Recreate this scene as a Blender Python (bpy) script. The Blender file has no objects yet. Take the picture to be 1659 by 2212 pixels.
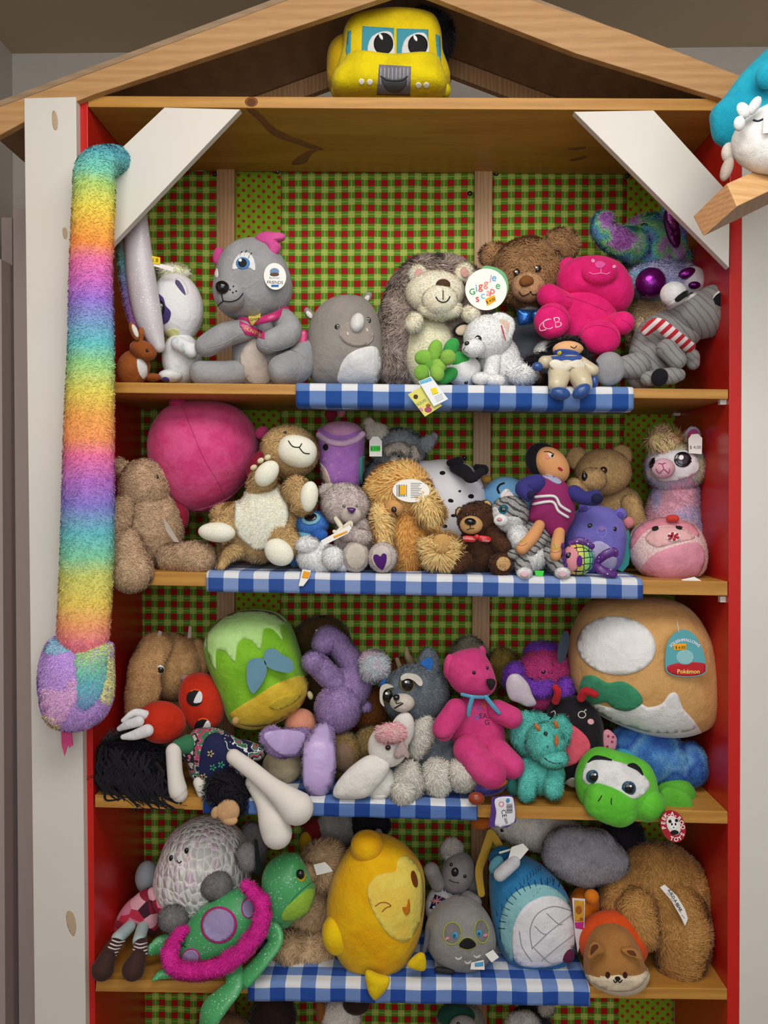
import bpy, math, random
import numpy as np
from mathutils import Vector, Matrix
from mathutils.bvhtree import BVHTree
from mathutils.geometry import delaunay_2d_cdt
rnd = random.Random(7); nr = np.random.default_rng(7)
SC = bpy.context.scene; COL = SC.collection
# ---------------- camera, world, lights ----------------
CAM = np.array([-0.0117, -1.7048, 0.0]); YAW, PITCH, ROLL, FP = .0237, -.022, .0036, 1795.0
MR = Matrix.Rotation(YAW, 3, 'Z') @ Matrix.Rotation(math.pi/2+PITCH, 3, 'X') @ Matrix.Rotation(ROLL, 3, 'Z')
MN = np.array(MR)
cd = bpy.data.cameras.new('camera'); co = bpy.data.objects.new('camera', cd); COL.objects.link(co); SC.camera = co
co.matrix_world = Matrix.Translation(CAM) @ MR.to_4x4()
cd.sensor_fit = 'HORIZONTAL'; cd.sensor_width = 36; cd.lens = 36*FP/1659; cd.clip_start = .02
SC.view_settings.view_transform = 'Standard'; SC.view_settings.look = 'None'; SC.view_settings.gamma = 1
SC.view_settings.exposure = 0.0; SC.view_settings.use_curve_mapping = False
wd = bpy.data.worlds.new('world'); SC.world = wd; wd.use_nodes = True
wd.node_tree.nodes['Background'].inputs[0].default_value = (1, .96, .9, 1); wd.node_tree.nodes['Background'].inputs[1].default_value = .3
def area(name, loc, target, sx, sy, power, col):
    l = bpy.data.lights.new(name, 'AREA'); l.shape = 'RECTANGLE'; l.size = sx; l.size_y = sy; l.energy = power; l.color = col
    o = bpy.data.objects.new(name, l); COL.objects.link(o); o.location = loc
    o.rotation_euler = (Vector(target)-Vector(loc)).to_track_quat('-Z', 'Y').to_euler(); return o
area('ceiling_light_panel', (.05, -1.15, 1.12), (.05, -.6, -1), 1.3, .7, 22, (1, .97, .92))
area('window_daylight', (.3, -3.2, .45), (0, 0, -.1), 2.2, 1.6, 36, (.96, .98, 1))

# ---------------- projection helpers ----------------
def dirs(x, y):
    v = np.stack([(np.asarray(x, float)-829.5)/FP, (1106-np.asarray(y, float))/FP, -np.ones_like(np.asarray(x, float))], -1)
    return v @ MN.T
def P(x, y, Y):
    d = dirs(x, y); return CAM + d*((Y-CAM[1])/d[..., 1])[..., None]
def pxm(Y): return (Y-CAM[1])/FP          # metres per photo pixel at depth Y

# ---------------- materials ----------------
def srgb(h):
    h = h.lstrip('#'); c = [int(h[i:i+2], 16)/255 for i in (0, 2, 4)]
    return tuple(x/12.92 if x <= .04045 else ((x+.055)/1.055)**2.4 for x in c)+(1,)
MATS = {}
class NT:
    def __init__(s, name):
        s.m = bpy.data.materials.new(name); s.m.use_nodes = True; s.t = s.m.node_tree; s.b = s.t.nodes['Principled BSDF']
    def n(s, typ, ins=None, **kw):
        nd = s.t.nodes.new(typ)
        for k, v in kw.items(): setattr(nd, k, v)
        for k, v in (ins or {}).items(): s.l(v, nd.inputs[k])
        return nd
    def l(s, v, inp):
        if isinstance(v, bpy.types.NodeSocket): s.t.links.new(v, inp)
        elif isinstance(v, bpy.types.Node): s.t.links.new(v.outputs[0], inp)
        else: inp.default_value = v
    def mix(s, f, a, b, mode='MIX'):
        nd = s.t.nodes.new('ShaderNodeMix'); nd.data_type = 'RGBA'; nd.blend_type = mode
        s.l(f, nd.inputs[0]); s.l(a, nd.inputs[6]); s.l(b, nd.inputs[7]); return nd.outputs[2]
    def math(s, op, a, b=0., c=None):
        nd = s.t.nodes.new('ShaderNodeMath'); nd.operation = op; s.l(a, nd.inputs[0]); s.l(b, nd.inputs[1])
        if c is not None: s.l(c, nd.inputs[2])
        return nd.outputs[0]
    def ramp(s, f, stops, interp='LINEAR'):
        nd = s.t.nodes.new('ShaderNodeValToRGB'); cr = nd.color_ramp; cr.interpolation = interp
        while len(cr.elements) < len(stops): cr.elements.new(.5)
        for e, (p, c) in zip(cr.elements, stops): e.position = p; e.color = srgb(c) if isinstance(c, str) else c
        s.l(f, nd.inputs[0]); return nd.outputs[0]
    def coord(s, scale=(1, 1, 1), which='Object'):
        tc = s.n('ShaderNodeTexCoord'); mp = s.n('ShaderNodeMapping', {'Vector': tc.outputs[which], 'Scale': scale}); return mp.outputs[0]
    def noise(s, v, scale, detail=3, rough=.5):
        return s.n('ShaderNodeTexNoise', {'Vector': v, 'Scale': scale, 'Detail': detail, 'Roughness': rough}).outputs[0]
    def bump(s, h, st, dist=.002):
        s.l(s.n('ShaderNodeBump', {'Height': h, 'Strength': st, 'Distance': dist}).outputs[0], s.b.inputs['Normal'])
    def fin(s, col, rough=.6, sheen=0, spec=.5):
        s.l(col, s.b.inputs['Base Color']); s.b.inputs['Roughness'].default_value = rough
        s.b.inputs['Specular IOR Level'].default_value = spec
        if sheen: s.b.inputs['Sheen Weight'].default_value = sheen; s.b.inputs['Sheen Roughness'].default_value = .4
        return s.m
def cloth(c, c2=None, kind='velour', k=1.0):
    """velour / fur / fuzzy / plain fabric of one or two colours"""
    key = (c, c2, kind, k)
    if key in MATS: return MATS[key]
    t = NT(f'{kind}_{c.strip("#")}'); v = t.coord()
    gn = {'fur': 1.5, 'velour': 1.2, 'fabric': 1.1}.get(kind, 1.); bright = lambda q: tuple(min(.86, x*gn) for x in q[:3])+(1,)
    a = bright(srgb(c)); b = bright(srgb(c2)) if c2 else tuple(min(1, x*.72) for x in a[:3])+(1,)
    if kind == 'velour':
        f = t.ramp(t.noise(v, 16*k, 4, .65), [(.42, (0, 0, 0, 1)), (.58, (1, 1, 1, 1))])
        col = t.mix(f, a, b) if c2 else t.mix(f, a, tuple(x*.84 for x in a[:3])+(1,))
        col = t.mix(.25, col, t.ramp(t.noise(v, 900, 1), [(.3, (.4, .4, .4, 1)), (.7, (1, 1, 1, 1))]), 'MULTIPLY')
        h = t.math('ADD', t.math('MULTIPLY', t.noise(v, 26, 4, .55), 7.), t.noise(v, 700, 2)); t.bump(h, .5, .002)
        r = t.fin(col, .85, .12, .2)
    elif kind == 'fur':
        f = t.ramp(t.noise(v, 55*k, 4, .7), [(.35, (0, 0, 0, 1)), (.65, (1, 1, 1, 1))])
        col = t.mix(f, a, b)
        col = t.mix(.3, col, t.ramp(t.noise(v, 420, 2), [(.3, (.45, .45, .45, 1)), (.62, (1, 1, 1, 1))]), 'MULTIPLY')
        t.bump(t.noise(v, 350, 3), .15, .002); r = t.fin(col, .8, .15, .2)
    elif kind == 'fabric':
        col = t.mix(t.noise(v, 30, 3), a, b) if c2 else t.mix(t.noise(v, 20, 3), a, tuple(x*.9 for x in a[:3])+(1,))
        t.bump(t.math('ADD', t.math('MULTIPLY', t.noise(v, 40, 2), 3.), t.noise(v, 1200, 1)), .3, .001); r = t.fin(col, .8, .1, .3)
    elif kind == 'gloss': r = t.fin(a, .12, 0, .6)
    elif kind == 'satin':
        t.bump(t.noise(v, 45, 3), .5, .004); r = t.fin(t.mix(t.noise(v, 18), a, b) if c2 else a, .32, .2, .5)
    elif kind == 'foil':
        t.bump(t.noise(v, 60, 3), .6, .004); r = t.fin(a, .25, 0, .6); t.b.inputs['Metallic'].default_value = .75
    elif kind == 'glitter':
        vo = t.n('ShaderNodeTexVoronoi', {'Vector': v, 'Scale': 520*k}); rr = t.ramp(vo.outputs['Color'], [(.86, (0, 0, 0, 1)), (.9, (.8, .8, .8, 1))])
        col = t.mix(rr, t.mix(t.noise(v, 20), a, b), srgb('#e8f4ee')); r = t.fin(col, .4, .1, .6)
    elif kind == 'flat': r = t.fin(a, .7, 0, .3)
    MATS[key] = r; return r
V = lambda c, c2=None, k=1.: cloth(c, c2, 'velour', k)
F = lambda c, c2=None, k=1.: cloth(c, c2, 'fur', k)
FB = lambda c, c2=None: cloth(c, c2, 'fabric')
FL = lambda c: cloth(c, None, 'flat')
G = lambda c: cloth(c, None, 'gloss')
ST = lambda c, c2=None: cloth(c, c2, 'satin')
FO = lambda c: cloth(c, None, 'foil')
GL = lambda c, c2=None, k=1.: cloth(c, c2, 'glitter', k)
def bands(name, stops, kind='fur', axis='Z', lo=0, hi=1, wob=.01, interp='LINEAR', gl=False):
    """colour bands along an axis of the toy itself (a dyed pattern)"""
    t = NT(name); v = t.coord(); sp = t.n('ShaderNodeSeparateXYZ', {0: v})
    a = sp.outputs[axis]; w = t.math('MULTIPLY', t.math('SUBTRACT', t.noise(v, 25, 2), .5), wob*2)
    f = t.n('ShaderNodeMapRange', {0: t.math('ADD', a, w), 1: lo, 2: hi}).outputs[0]
    col = t.ramp(f, stops, interp)
    col = t.mix(.2, col, t.ramp(t.noise(v, 420, 2), [(.3, (.5, .5, .5, 1)), (.62, (1, 1, 1, 1))]), 'MULTIPLY')
    t.bump(t.noise(v, 350, 3), .15, .002); return t.fin(col, .8, .15, .2)
def tiedye(name, cols, scale=9, kind='fur', seed=0):
    t = NT(name); tc = t.n('ShaderNodeTexCoord'); mp = t.n('ShaderNodeMapping', {'Vector': tc.outputs['Object'], 'Location': (seed, seed*.7, 0)}); v = mp.outputs[0]
    f = t.noise(v, scale, 2, .5); n = len(cols)
    col = t.ramp(f, [(.3+.4*i/(n-1), c) for i, c in enumerate(cols)])
    col = t.mix(.2, col, t.ramp(t.noise(v, 420, 2), [(.3, (.5, .5, .5, 1)), (.62, (1, 1, 1, 1))]), 'MULTIPLY')
    t.bump(t.noise(v, 350, 3), .15, .002); return t.fin(col, .8, .15, .2)
def stripes(name, c1, c2, period, direction, duty=.5, wob=0., kind='fab', soft=.02):
    t = NT(name); v = t.coord(); d = t.n('ShaderNodeVectorMath', {0: v, 1: direction}, operation='DOT_PRODUCT').outputs['Value']
    if wob: d = t.math('ADD', d, t.math('MULTIPLY', t.noise(v, 30, 2), wob))
    f = t.math('PINGPONG', t.math('DIVIDE', d, period/2), 1.)
    col = t.mix(t.n('ShaderNodeMapRange', {0: f, 1: 1-duty-soft, 2: 1-duty+soft}).outputs[0], srgb(c1), srgb(c2))
    t.bump(t.noise(v, 500, 3), .4, .002); return t.fin(col, .8, .2, .2)

# ---------------- mesh building ----------------
CUR = {'root': None}
BV = {}
def tri(faces): return [t for f in faces for t in ([f] if len(f) == 3 else [(f[0], f[i], f[i+1]) for i in range(1, len(f)-1)])]
def mk(name, vs, fs, m, parent=None, smooth=True, nrm=None, reg=True):
    root = CUR['root']; org = np.array(root.location) if root else np.zeros(3)
    vs = np.asarray(vs, float)
    me = bpy.data.meshes.new(name); me.from_pydata((vs-org).tolist(), [], [tuple(int(i) for i in f) for f in fs] if not isinstance(fs, np.ndarray) else fs.tolist())
    for mm in (m if isinstance(m, list) else [m]): me.materials.append(mm)
    if smooth: me.shade_smooth()
    if nrm is not None: me.normals_split_custom_set_from_vertices(nrm.tolist())
    o = bpy.data.objects.new(name, me); COL.objects.link(o); o.parent = parent or root
    if reg: BV[o] = BVHTree.FromPolygons([Vector(p) for p in vs], [tuple(f) for f in fs] if not isinstance(fs, np.ndarray) else fs.tolist()); CUR.setdefault('parts', []).append(o)
    return o
def meta(o, label=None, cat=None, group=None, kind=None):
    if label: o['label'] = label
    if cat: o['category'] = cat
    if group: o['group'] = group
    if kind: o['kind'] = kind
    return o
def thing(name, label, cat, x, y, Y, group=None):
    o = bpy.data.objects.new(name, None); COL.objects.link(o); o.empty_display_size = .02
    o.location = P(x, y, Y).tolist(); meta(o, label, cat, group)
    CUR['root'] = o; CUR['parts'] = []; CUR['Y'] = Y; return o
def wob(p, amp, fr, seed):
    r = np.random.default_rng(seed); out = np.zeros(len(p))
    for k in range(5):
        d = r.normal(size=3); d /= np.linalg.norm(d); out += np.sin(p@d*fr*(1+.35*k)+r.uniform(0, 6.3))/(1+.35*k)
    return out*amp*.4
SEED = [100]
def vnormals(vs, T):
    a, b, c = vs[T[:, 0]], vs[T[:, 1]], vs[T[:, 2]]; fn = np.cross(b-a, c-a); n = np.zeros_like(vs)
    for i in range(3): np.add.at(n, T[:, i], fn)
    return n/(np.linalg.norm(n, axis=1)[:, None]+1e-12), np.linalg.norm(fn, axis=1)/2
def furry(vs, fs, n, L, w, tilt=.8, jit=.5, comb=(0, -.2, -1), curl=.3, tuft=0, front=True):
    """fur: short tapering strands rooted in the surface, same mesh"""
    T = np.array(tri(fs)); vn, ar = vnormals(vs, T)
    cen = vs[T].mean(1); fnn = vn[T].mean(1)
    wt = ar.copy()
    if front: wt *= np.where((fnn[:, 1] > .45), .0, 1.)
    k = nr.choice(len(T), n, p=wt/wt.sum()); u = nr.random((n, 2)); u = np.where((u.sum(1) > 1)[:, None], 1-u, u)
    bc = np.stack([1-u.sum(1), u[:, 0], u[:, 1]], 1)[:, :, None]
    p = (vs[T[k]]*bc).sum(1); N = (vn[T[k]]*bc).sum(1); N /= np.linalg.norm(N, axis=1)[:, None]+1e-9
    cb = np.array(comb, float)[None]+nr.normal(size=(n, 3))*jit
    if tuft:  # neighbouring strands lean together
        cb = cb + np.stack([np.sin(p@q*tuft) for q in (nr.normal(size=3), nr.normal(size=3), nr.normal(size=3))], 1)*1.3
    cb -= N*(cb*N).sum(1)[:, None]; cb /= np.linalg.norm(cb, axis=1)[:, None]+1e-9
    d = N+cb*tilt; d /= np.linalg.norm(d, axis=1)[:, None]
    wv = np.cross(d, N); wv /= np.linalg.norm(wv, axis=1)[:, None]+1e-9
    l = (L*(.6+.7*nr.random(n)))[:, None]; ww = (w*(.7+.6*nr.random(n)))[:, None]
    d2 = d+cb*curl*1.5; d2 /= np.linalg.norm(d2, axis=1)[:, None]
    p0 = p-N*w*.3; mid = p0+d*l*.55; tip = mid+d2*l*.5
    nv = np.stack([p0-wv*ww*.5, p0+wv*ww*.5, mid+wv*ww*.42, mid-wv*ww*.42, tip], 1).reshape(-1, 3)
    b0 = len(vs)+np.arange(n)*5
    f4 = np.stack([b0, b0+1, b0+2, b0+3], 1); f3 = np.stack([b0+3, b0+2, b0+4], 1)
    nn = N+nr.normal(size=(n, 3))*.17; nn /= np.linalg.norm(nn, axis=1)[:, None]
    nrm = np.concatenate([vn, np.repeat(nn, 5, 0)])
    return np.concatenate([vs, nv]), list(map(tuple, T.tolist()))+f4.tolist()+f3.tolist(), nrm
FUR = {  # kind: (strands per 1000 px^2 of silhouette, length px, width px, tilt, jitter, curl, tuft)
 'short': (280, 6, 1.7, 1.1, .6, .4, 110), 'med': (240, 10, 2.1, 1.2, .5, .6, 90), 'long': (200, 17, 2.5, 1.3, .45, .9, 75),
 'sherpa': (230, 9, 3.0, 1.5, 1.0, 1.8, 190), 'shag': (190, 25, 2.7, 1.3, .4, 1.0, 60), 'fuzz': (320, 4, 1.5, 1.7, .9, .3, 0)}
def outward(vs, fs):
    c = vs.mean(0); T = np.array(tri(fs)); a, b, d = vs[T[:, 0]], vs[T[:, 1]], vs[T[:, 2]]
    return [tuple(f[::-1]) for f in fs] if (np.cross(b-a, d-a)*(a-c)).sum() < 0 else fs
def solid(name, vs, fs, m, Y, fur=None, parent=None, areapx=1000, comb=(0, -.25, -1), fk=1., sub=None):
    if len(vs) > 20: fs = outward(vs, fs)
    if not fur: return mk(name, vs, fs, m, parent)
    d, L, w, ti, ji, cu, tu = FUR[fur]; s = pxm(Y); n = int(min(16000, max(60, areapx/1000*d*1.6)))
    v2, f2, nn = furry(vs, fs, n, L*s*fk, w*s, ti, ji, comb, cu, tu)
    o = mk(name, v2, f2, m, parent, nrm=nn, reg=False)
    BV[o] = BVHTree.FromPolygons([Vector(p) for p in vs], [tuple(f) for f in fs]); CUR['parts'].append(o); return o
def grid_sphere(nu, nv):
    fs = []
    for j in range(nv-1):
        for i in range(nu):
            a = 1+j*nu+i; b = 1+j*nu+(i+1) % nu
            if j < nv-2: fs.append((a, b, b+nu, a+nu))
    top = [(0, 1+(i+1) % nu, 1+i) for i in range(nu)]; bot = 1+(nv-1)*nu
    base = 1+(nv-2)*nu
    return top+fs+[(bot, base+i, base+(i+1) % nu) for i in range(nu)]
def spline(pts, n, closed=True):
    p = np.array(pts, float); k = len(p); out = []
    if closed: idx = lambda i: p[i % k]; segs = k
    else: idx = lambda i: p[min(max(i, 0), k-1)]; segs = k-1
    per = max(1, int(math.ceil(n/segs)))
    for i in range(segs):
        a, b, c, d = idx(i-1), idx(i), idx(i+1), idx(i+2)
        for t in np.linspace(0, 1, per, endpoint=False):
            out.append(.5*((2*b)+(-a+c)*t+(2*a-5*b+4*c-d)*t*t+(-a+3*b-3*c+d)*t**3))
    if not closed: out.append(p[-1])
    return np.array(out)
def blob_from(name, cx, cy, Y, R, rd, m, ang=None, lump=0, e=2., flat=1., parent=None, fur=None, comb=(0, -.25, -1), fk=1., tiltx=0, tiltz=0, seed=None, dy=0):
    nu = len(R); big = rd+R.max(); nv = 28 if big > 110 else 20 if big > 35 else 12
    ang = np.linspace(0, 2*np.pi, nu, endpoint=False)
    s = pxm(Y); c = P(cx, cy, Y); vs = [[0, -rd*s, 0]]
    for j in range(1, nv):
        th = math.pi*j/nv; sr = abs(math.sin(th))**(2/e); cr = math.copysign(abs(math.cos(th))**(2/e), math.cos(th))
        for i in range(nu): vs.append([math.cos(ang[i])*R[i]*sr*s, -rd*cr*s, math.sin(ang[i])*R[i]*sr*s])
    vs.append([0, rd*s, 0]); vs = np.array(vs)
    if tiltx or tiltz: vs = vs @ np.array(Matrix.Rotation(math.radians(tiltz), 3, 'Z') @ Matrix.Rotation(math.radians(tiltx), 3, 'X')).T
    vs = vs+c
    if lump:
        SEED[0] += 1; nrm = vs-c; nrm /= np.linalg.norm(nrm, axis=1)[:, None]
        vs = vs+nrm*wob(vs, lump*s, 45, seed or SEED[0])[:, None]
    return solid(name, vs, grid_sphere(nu, nv), m, Y, fur, parent, math.pi*R.mean()**2, comb, fk)
def ell(name, cx, cy, Y, rx, ry, rd, m, rot=0, e=2., se=2., **kw):
    """pillow-like ellipsoid; rot clockwise degrees in the view, e outline squareness, se depth squareness"""
    n = 56 if max(rx, ry) > 80 else 40 if max(rx, ry) > 25 else 20
    a = np.linspace(0, 2*np.pi, n, endpoint=False); b = a+math.radians(rot)
    R = (np.abs(np.cos(b)/rx)**e+np.abs(np.sin(b)/ry)**e)**(-1/e)
    return blob_from(name, cx, cy, Y, R, rd, m, e=se, **kw)
def star(name, pts, Y, rd, m, c=None, se=2.2, n=72, **kw):
    """stuffed shape of a given outline (photo pixels) around centre c"""
    q = spline(pts, 240); cx, cy = c if c else ((q[:, 0].min()+q[:, 0].max())/2, (q[:, 1].min()+q[:, 1].max())/2)
    an = np.arctan2(-(q[:, 1]-cy), q[:, 0]-cx) % (2*np.pi); rr = np.hypot(q[:, 0]-cx, q[:, 1]-cy)
    a = np.linspace(0, 2*np.pi, n, endpoint=False); R = np.zeros(n)
    # outermost crossing for each direction
    o = np.argsort(an); R = np.interp(a, an[o], rr[o], period=2*np.pi)
    return blob_from(name, cx, cy, Y, R, rd, m, e=se, **kw)
def tube(name, pts, m, flat=1., lump=0, parent=None, fur=None, comb=(0, -.25, -1), fk=1., ns=None, n=None, capf=1., world=False, sub=True):
    """limb through (x, y, Y, r) stations with rounded ends"""
    p = np.array([q if len(q) == 4 else (*q[:2], CUR['Y'], q[2]) for q in pts], float)
    w = P(p[:, 0], p[:, 1], p[:, 2]); r = p[:, 3]*np.array([pxm(y) for y in p[:, 2]]); q = np.concatenate([w, r[:, None]], 1)
    c = spline(q, n or max(8, 6*(len(q)-1)), False) if len(q) > 2 else np.linspace(q[0], q[1], 8)
    rmax = p[:, 3].max(); ns = ns or (24 if rmax > 20 else 16 if rmax > 7 else 8)
    C, Rr = c[:, :3], c[:, 3]; t0 = C[1]-C[0]; t0 /= np.linalg.norm(t0); t1 = C[-1]-C[-2]; t1 /= np.linalg.norm(t1)
    K = 5; a = np.linspace(0, math.pi/2, K+1)
    ce = [C[0]-t0*Rr[0]*math.cos(x)*capf for x in a[1:-1]]; re = [Rr[0]*math.sin(x) for x in a[1:-1]]
    cs = [C[-1]+t1*Rr[-1]*math.sin(x)*capf for x in a[1:-1]]; rs = [Rr[-1]*math.cos(x) for x in a[1:-1]]
    CC = np.array(ce+list(C)+cs); RR = np.array(re+list(Rr)+rs)
    tg = np.gradient(CC, axis=0); tg /= np.linalg.norm(tg, axis=1)[:, None]+1e-12
    up = np.array([0, 1., 0]); 
    if abs(tg[0]@up) > .9: up = np.array([0, 0, 1.])
    vs = [C[0]-t0*Rr[0]*capf]
    for i in range(len(CC)):
        up = up-tg[i]*(up@tg[i]); up /= np.linalg.norm(up)+1e-12; sd = np.cross(tg[i], up)
        for k in range(ns):
            an = 2*math.pi*k/ns; vs.append(CC[i]+RR[i]*(math.cos(an)*sd+math.sin(an)*up*flat))
    vs.append(C[-1]+t1*Rr[-1]*capf); vs = np.array(vs)
    nrings = len(CC); fs = grid_sphere(ns, nrings+1)
    if lump:
        SEED[0] += 1; vs[1:-1] += (vs[1:-1]-np.repeat(CC, ns, 0))*(wob(vs[1:-1], lump/ max(rmax, 1), 60, SEED[0]))[:, None]
    Ls = np.hypot(np.diff(p[:, 0]), np.diff(p[:, 1])).sum()+2*rmax
    return solid(name, vs, fs, m, p[:, 2].mean(), fur, parent, Ls*2*p[:, 3].mean(), comb, fk)
def cast(x, y, on=None):
    """first point of the current toy met along the line through photo point x, y"""
    o = Vector(CAM); d = Vector(dirs(x, y)).normalized(); best = None
    org = CUR['root'].location if CUR['root'] else Vector()
    for ob in (on or CUR['parts']):
        h = BV[ob].ray_cast(o, d)
        if h[0] is not None and (best is None or h[3] < best[2]): best = (h[0], h[1] if h[1].dot(d) < 0 else -h[1], h[3], ob)
    return best
def par_of(ob):
    root = CUR['root']
    return ob if ob.parent == root else ob.parent
def E(cx, cy, rx, ry=None, rot=0, n=20):
    ry = ry or rx; a = np.linspace(0, 2*np.pi, n, endpoint=False); c, s = math.cos(math.radians(rot)), math.sin(math.radians(rot))
    u, v = rx*np.cos(a), ry*np.sin(a); return np.stack([cx+u*c-v*s, cy+u*s+v*c], 1).tolist()
def patch(name, pts, m, on=None, h=1., smooth=True, fur=None, parent=None, step=None, fk=1., lift=None, top=False, comb=(0, -.25, -1)):
    """applique sewn on the surface of the current toy: outline in photo pixels"""
    q = spline(pts, max(24, len(pts)*3)) if smooth else np.concatenate([np.linspace(pts[i], pts[(i+1) % len(pts)], 6, endpoint=False) for i in range(len(pts))])
    lo, hi = q.min(0), q.max(0); st = step or max(2.0, min(9., (hi-lo).max()/14))
    gx, gy = np.meshgrid(np.arange(lo[0]+st/2, hi[0], st), np.arange(lo[1]+st/2, hi[1], st)); g = np.stack([gx.ravel(), gy.ravel()], 1)
    ins = np.zeros(len(g), bool); j = len(q)-1
    for i in range(len(q)):
        cnd = ((q[i, 1] > g[:, 1]) != (q[j, 1] > g[:, 1])); xx = (q[j, 0]-q[i, 0])*(g[:, 1]-q[i, 1])/(q[j, 1]-q[i, 1]+1e-12)+q[i, 0]
        ins ^= cnd & (g[:, 0] < xx); j = i
    g = g[ins]; dm = np.min(np.hypot(g[:, None, 0]-q[None, :, 0], g[:, None, 1]-q[None, :, 1]), 1) if len(g) else np.zeros(0); g = g[dm > st*.4]
    al = np.concatenate([q, g]); nq = len(q)
    v2, _, f2, *_ = delaunay_2d_cdt([Vector(p) for p in al], [(i, (i+1) % nq) for i in range(nq)], [], 1, 1e-4)
    pos, nrm, ok, obs = [], [], [], []
    for p in v2:
        hh = cast(p.x, p.y, on); ok.append(hh is not None)
        pos.append(np.array(hh[0]) if hh else np.zeros(3)); nrm.append(np.array(hh[1]) if hh else np.array([0, -1., 0]))
        if hh: obs.append(hh[3])
    if not obs: print('PATCH MISSES', name, pts[0]); return None
    pos = np.array(pos); nrm = np.array(nrm); ok = np.array(ok)
    med = np.median(pos[ok][:, 1]); 
    F_ = [tuple(f) for f in f2 if all(ok[i] for i in f) and max(pos[i][1] for i in f)-min(pos[i][1] for i in f) < .06]
    s = pxm(med); n = len(pos)
    if not F_: print('PATCH EMPTY', name); return None
    outer = pos+nrm*h*s; inner = pos-nrm*.8*s
    ed = {}
    for f in F_:
        for a, b in zip(f, f[1:]+f[:1]): ed[(a, b)] = 1
    rim = [(b, a, a+n, b+n) for (a, b) in ed if (b, a) not in ed]
    # orientation: outward faces
    a_, b_, c_ = (outer[F_[0][i]] for i in range(3))
    if np.cross(b_-a_, c_-a_)@nrm[F_[0][0]] < 0: F_ = [f[::-1] for f in F_]; rim = [r[::-1] for r in rim]
    vs = np.concatenate([outer, inner]); fs = F_+rim
    used = sorted({i for f in fs for i in f}); mp = {u: i for i, u in enumerate(used)}
    vs = vs[used]; fs = [tuple(mp[i] for i in f) for f in fs]
    ob = max(set(obs), key=obs.count); par = CUR['root'] if top else (parent or par_of(ob))
    return solid(name, vs, fs, m, med, fur, par, (hi-lo).prod()*.7, comb, fk)
def line(name, pts, r, m, on=None, parent=None, top=False, closed=False, n=None):
    """stitched line on the surface"""
    q = spline(pts, n or max(10, 4*len(pts)), closed)
    if closed: q = np.concatenate([q, q[:1]])
    P3 = []; obs = []
    for p in q:
        h = cast(p[0], p[1], on)
        if h: P3.append(np.array(h[0])+np.array(h[1])*r*.5*pxm(h[0].y)); obs.append(h[3])
    if len(P3) < 3: print('LINE MISSES', name, pts[0]); return None
    return wire(name, P3, r*pxm(P3[0][1]), m, CUR['root'] if top else (parent or par_of(max(set(obs), key=obs.count))), reg=False)
def wire(name, P3, r, m, parent=None, reg=False, ns=6):
    P3 = np.array(P3); keep = [0]+[i for i in range(1, len(P3)) if np.linalg.norm(P3[i]-P3[i-1]) > 1e-6]; P3 = P3[keep]
    tg = np.gradient(P3, axis=0); tg /= np.linalg.norm(tg, axis=1)[:, None]+1e-12
    up = np.array([0, -1., .01]); vs = []
    for i in range(len(P3)):
        u = up-tg[i]*(up@tg[i]); 
        if np.linalg.norm(u) < .1: u = np.array([0, .1, 1.]); u = u-tg[i]*(u@tg[i])
        u /= np.linalg.norm(u); sd = np.cross(tg[i], u); rr = r*(.6 if i in (0, len(P3)-1) else 1)
        for k in range(ns): an = 2*math.pi*k/ns; vs.append(P3[i]+rr*(math.cos(an)*sd+math.sin(an)*u))
    fs = [(i*ns+k, i*ns+(k+1) % ns, (i+1)*ns+(k+1) % ns, (i+1)*ns+k) for i in range(len(P3)-1) for k in range(ns)]
    fs += [tuple(range(ns))[::-1], tuple((len(P3)-1)*ns+k for k in range(ns))]
    return mk(name, vs, fs, m, parent, reg=reg)
def bead(name, x, y, r, m, on=None, parent=None, ry=None, rot=0, dep=.7, top=False, sink=.3):
    h = cast(x, y, on)
    if not h: print('BEAD MISSES', name, x, y); return None
    Y = h[0].y+ (sink-dep*.5)*r*pxm(h[0].y)
    par = CUR['root'] if top else (parent or par_of(h[3]))
    return ell(name, x, y, Y, r, ry or r, r*dep, m, rot=rot, parent=par)
def eye(x, y, r, iris=None, on=None, ry=None, m=None, gl=True):
    e = bead('eye', x, y, r, m or G('#0c0a0a'), on, ry=ry)
    if e is None: return
    if iris: patch('iris', E(x, y, r*.99, (ry or r)*.99), G(iris), [e], h=.5, parent=e.parent); patch('pupil', E(x, y, r*.6, (ry or r)*.62), G('#0a0a0a'), [e], h=1., parent=e.parent)
    if gl and r > 3: patch('eye_glint', E(x-r*.3, y-r*.35, r*.22, n=10), FL('#f4f4f4'), [e], h=1.4, step=1.2, parent=e.parent)
    return e
def box(name, a, b, m, parent=None, bev=.0):
    (x0, y0, z0), (x1, y1, z1) = a, b
    c = [(x0, y0, z0), (x1, y0, z0), (x1, y1, z0), (x0, y1, z0), (x0, y0, z1), (x1, y0, z1), (x1, y1, z1), (x0, y1, z1)]
    return hexa(name, c, m, parent, bev)
def hexa(name, c, m, parent=None, bev=0):
    f = [(0, 3, 2, 1), (4, 5, 6, 7), (0, 1, 5, 4), (1, 2, 6, 5), (2, 3, 7, 6), (3, 0, 4, 7)]
    o = mk(name, c, f, m, parent, smooth=False)
    if bev: b = o.modifiers.new('bevel', 'BEVEL'); b.width = bev; b.segments = 2
    return o
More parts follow.
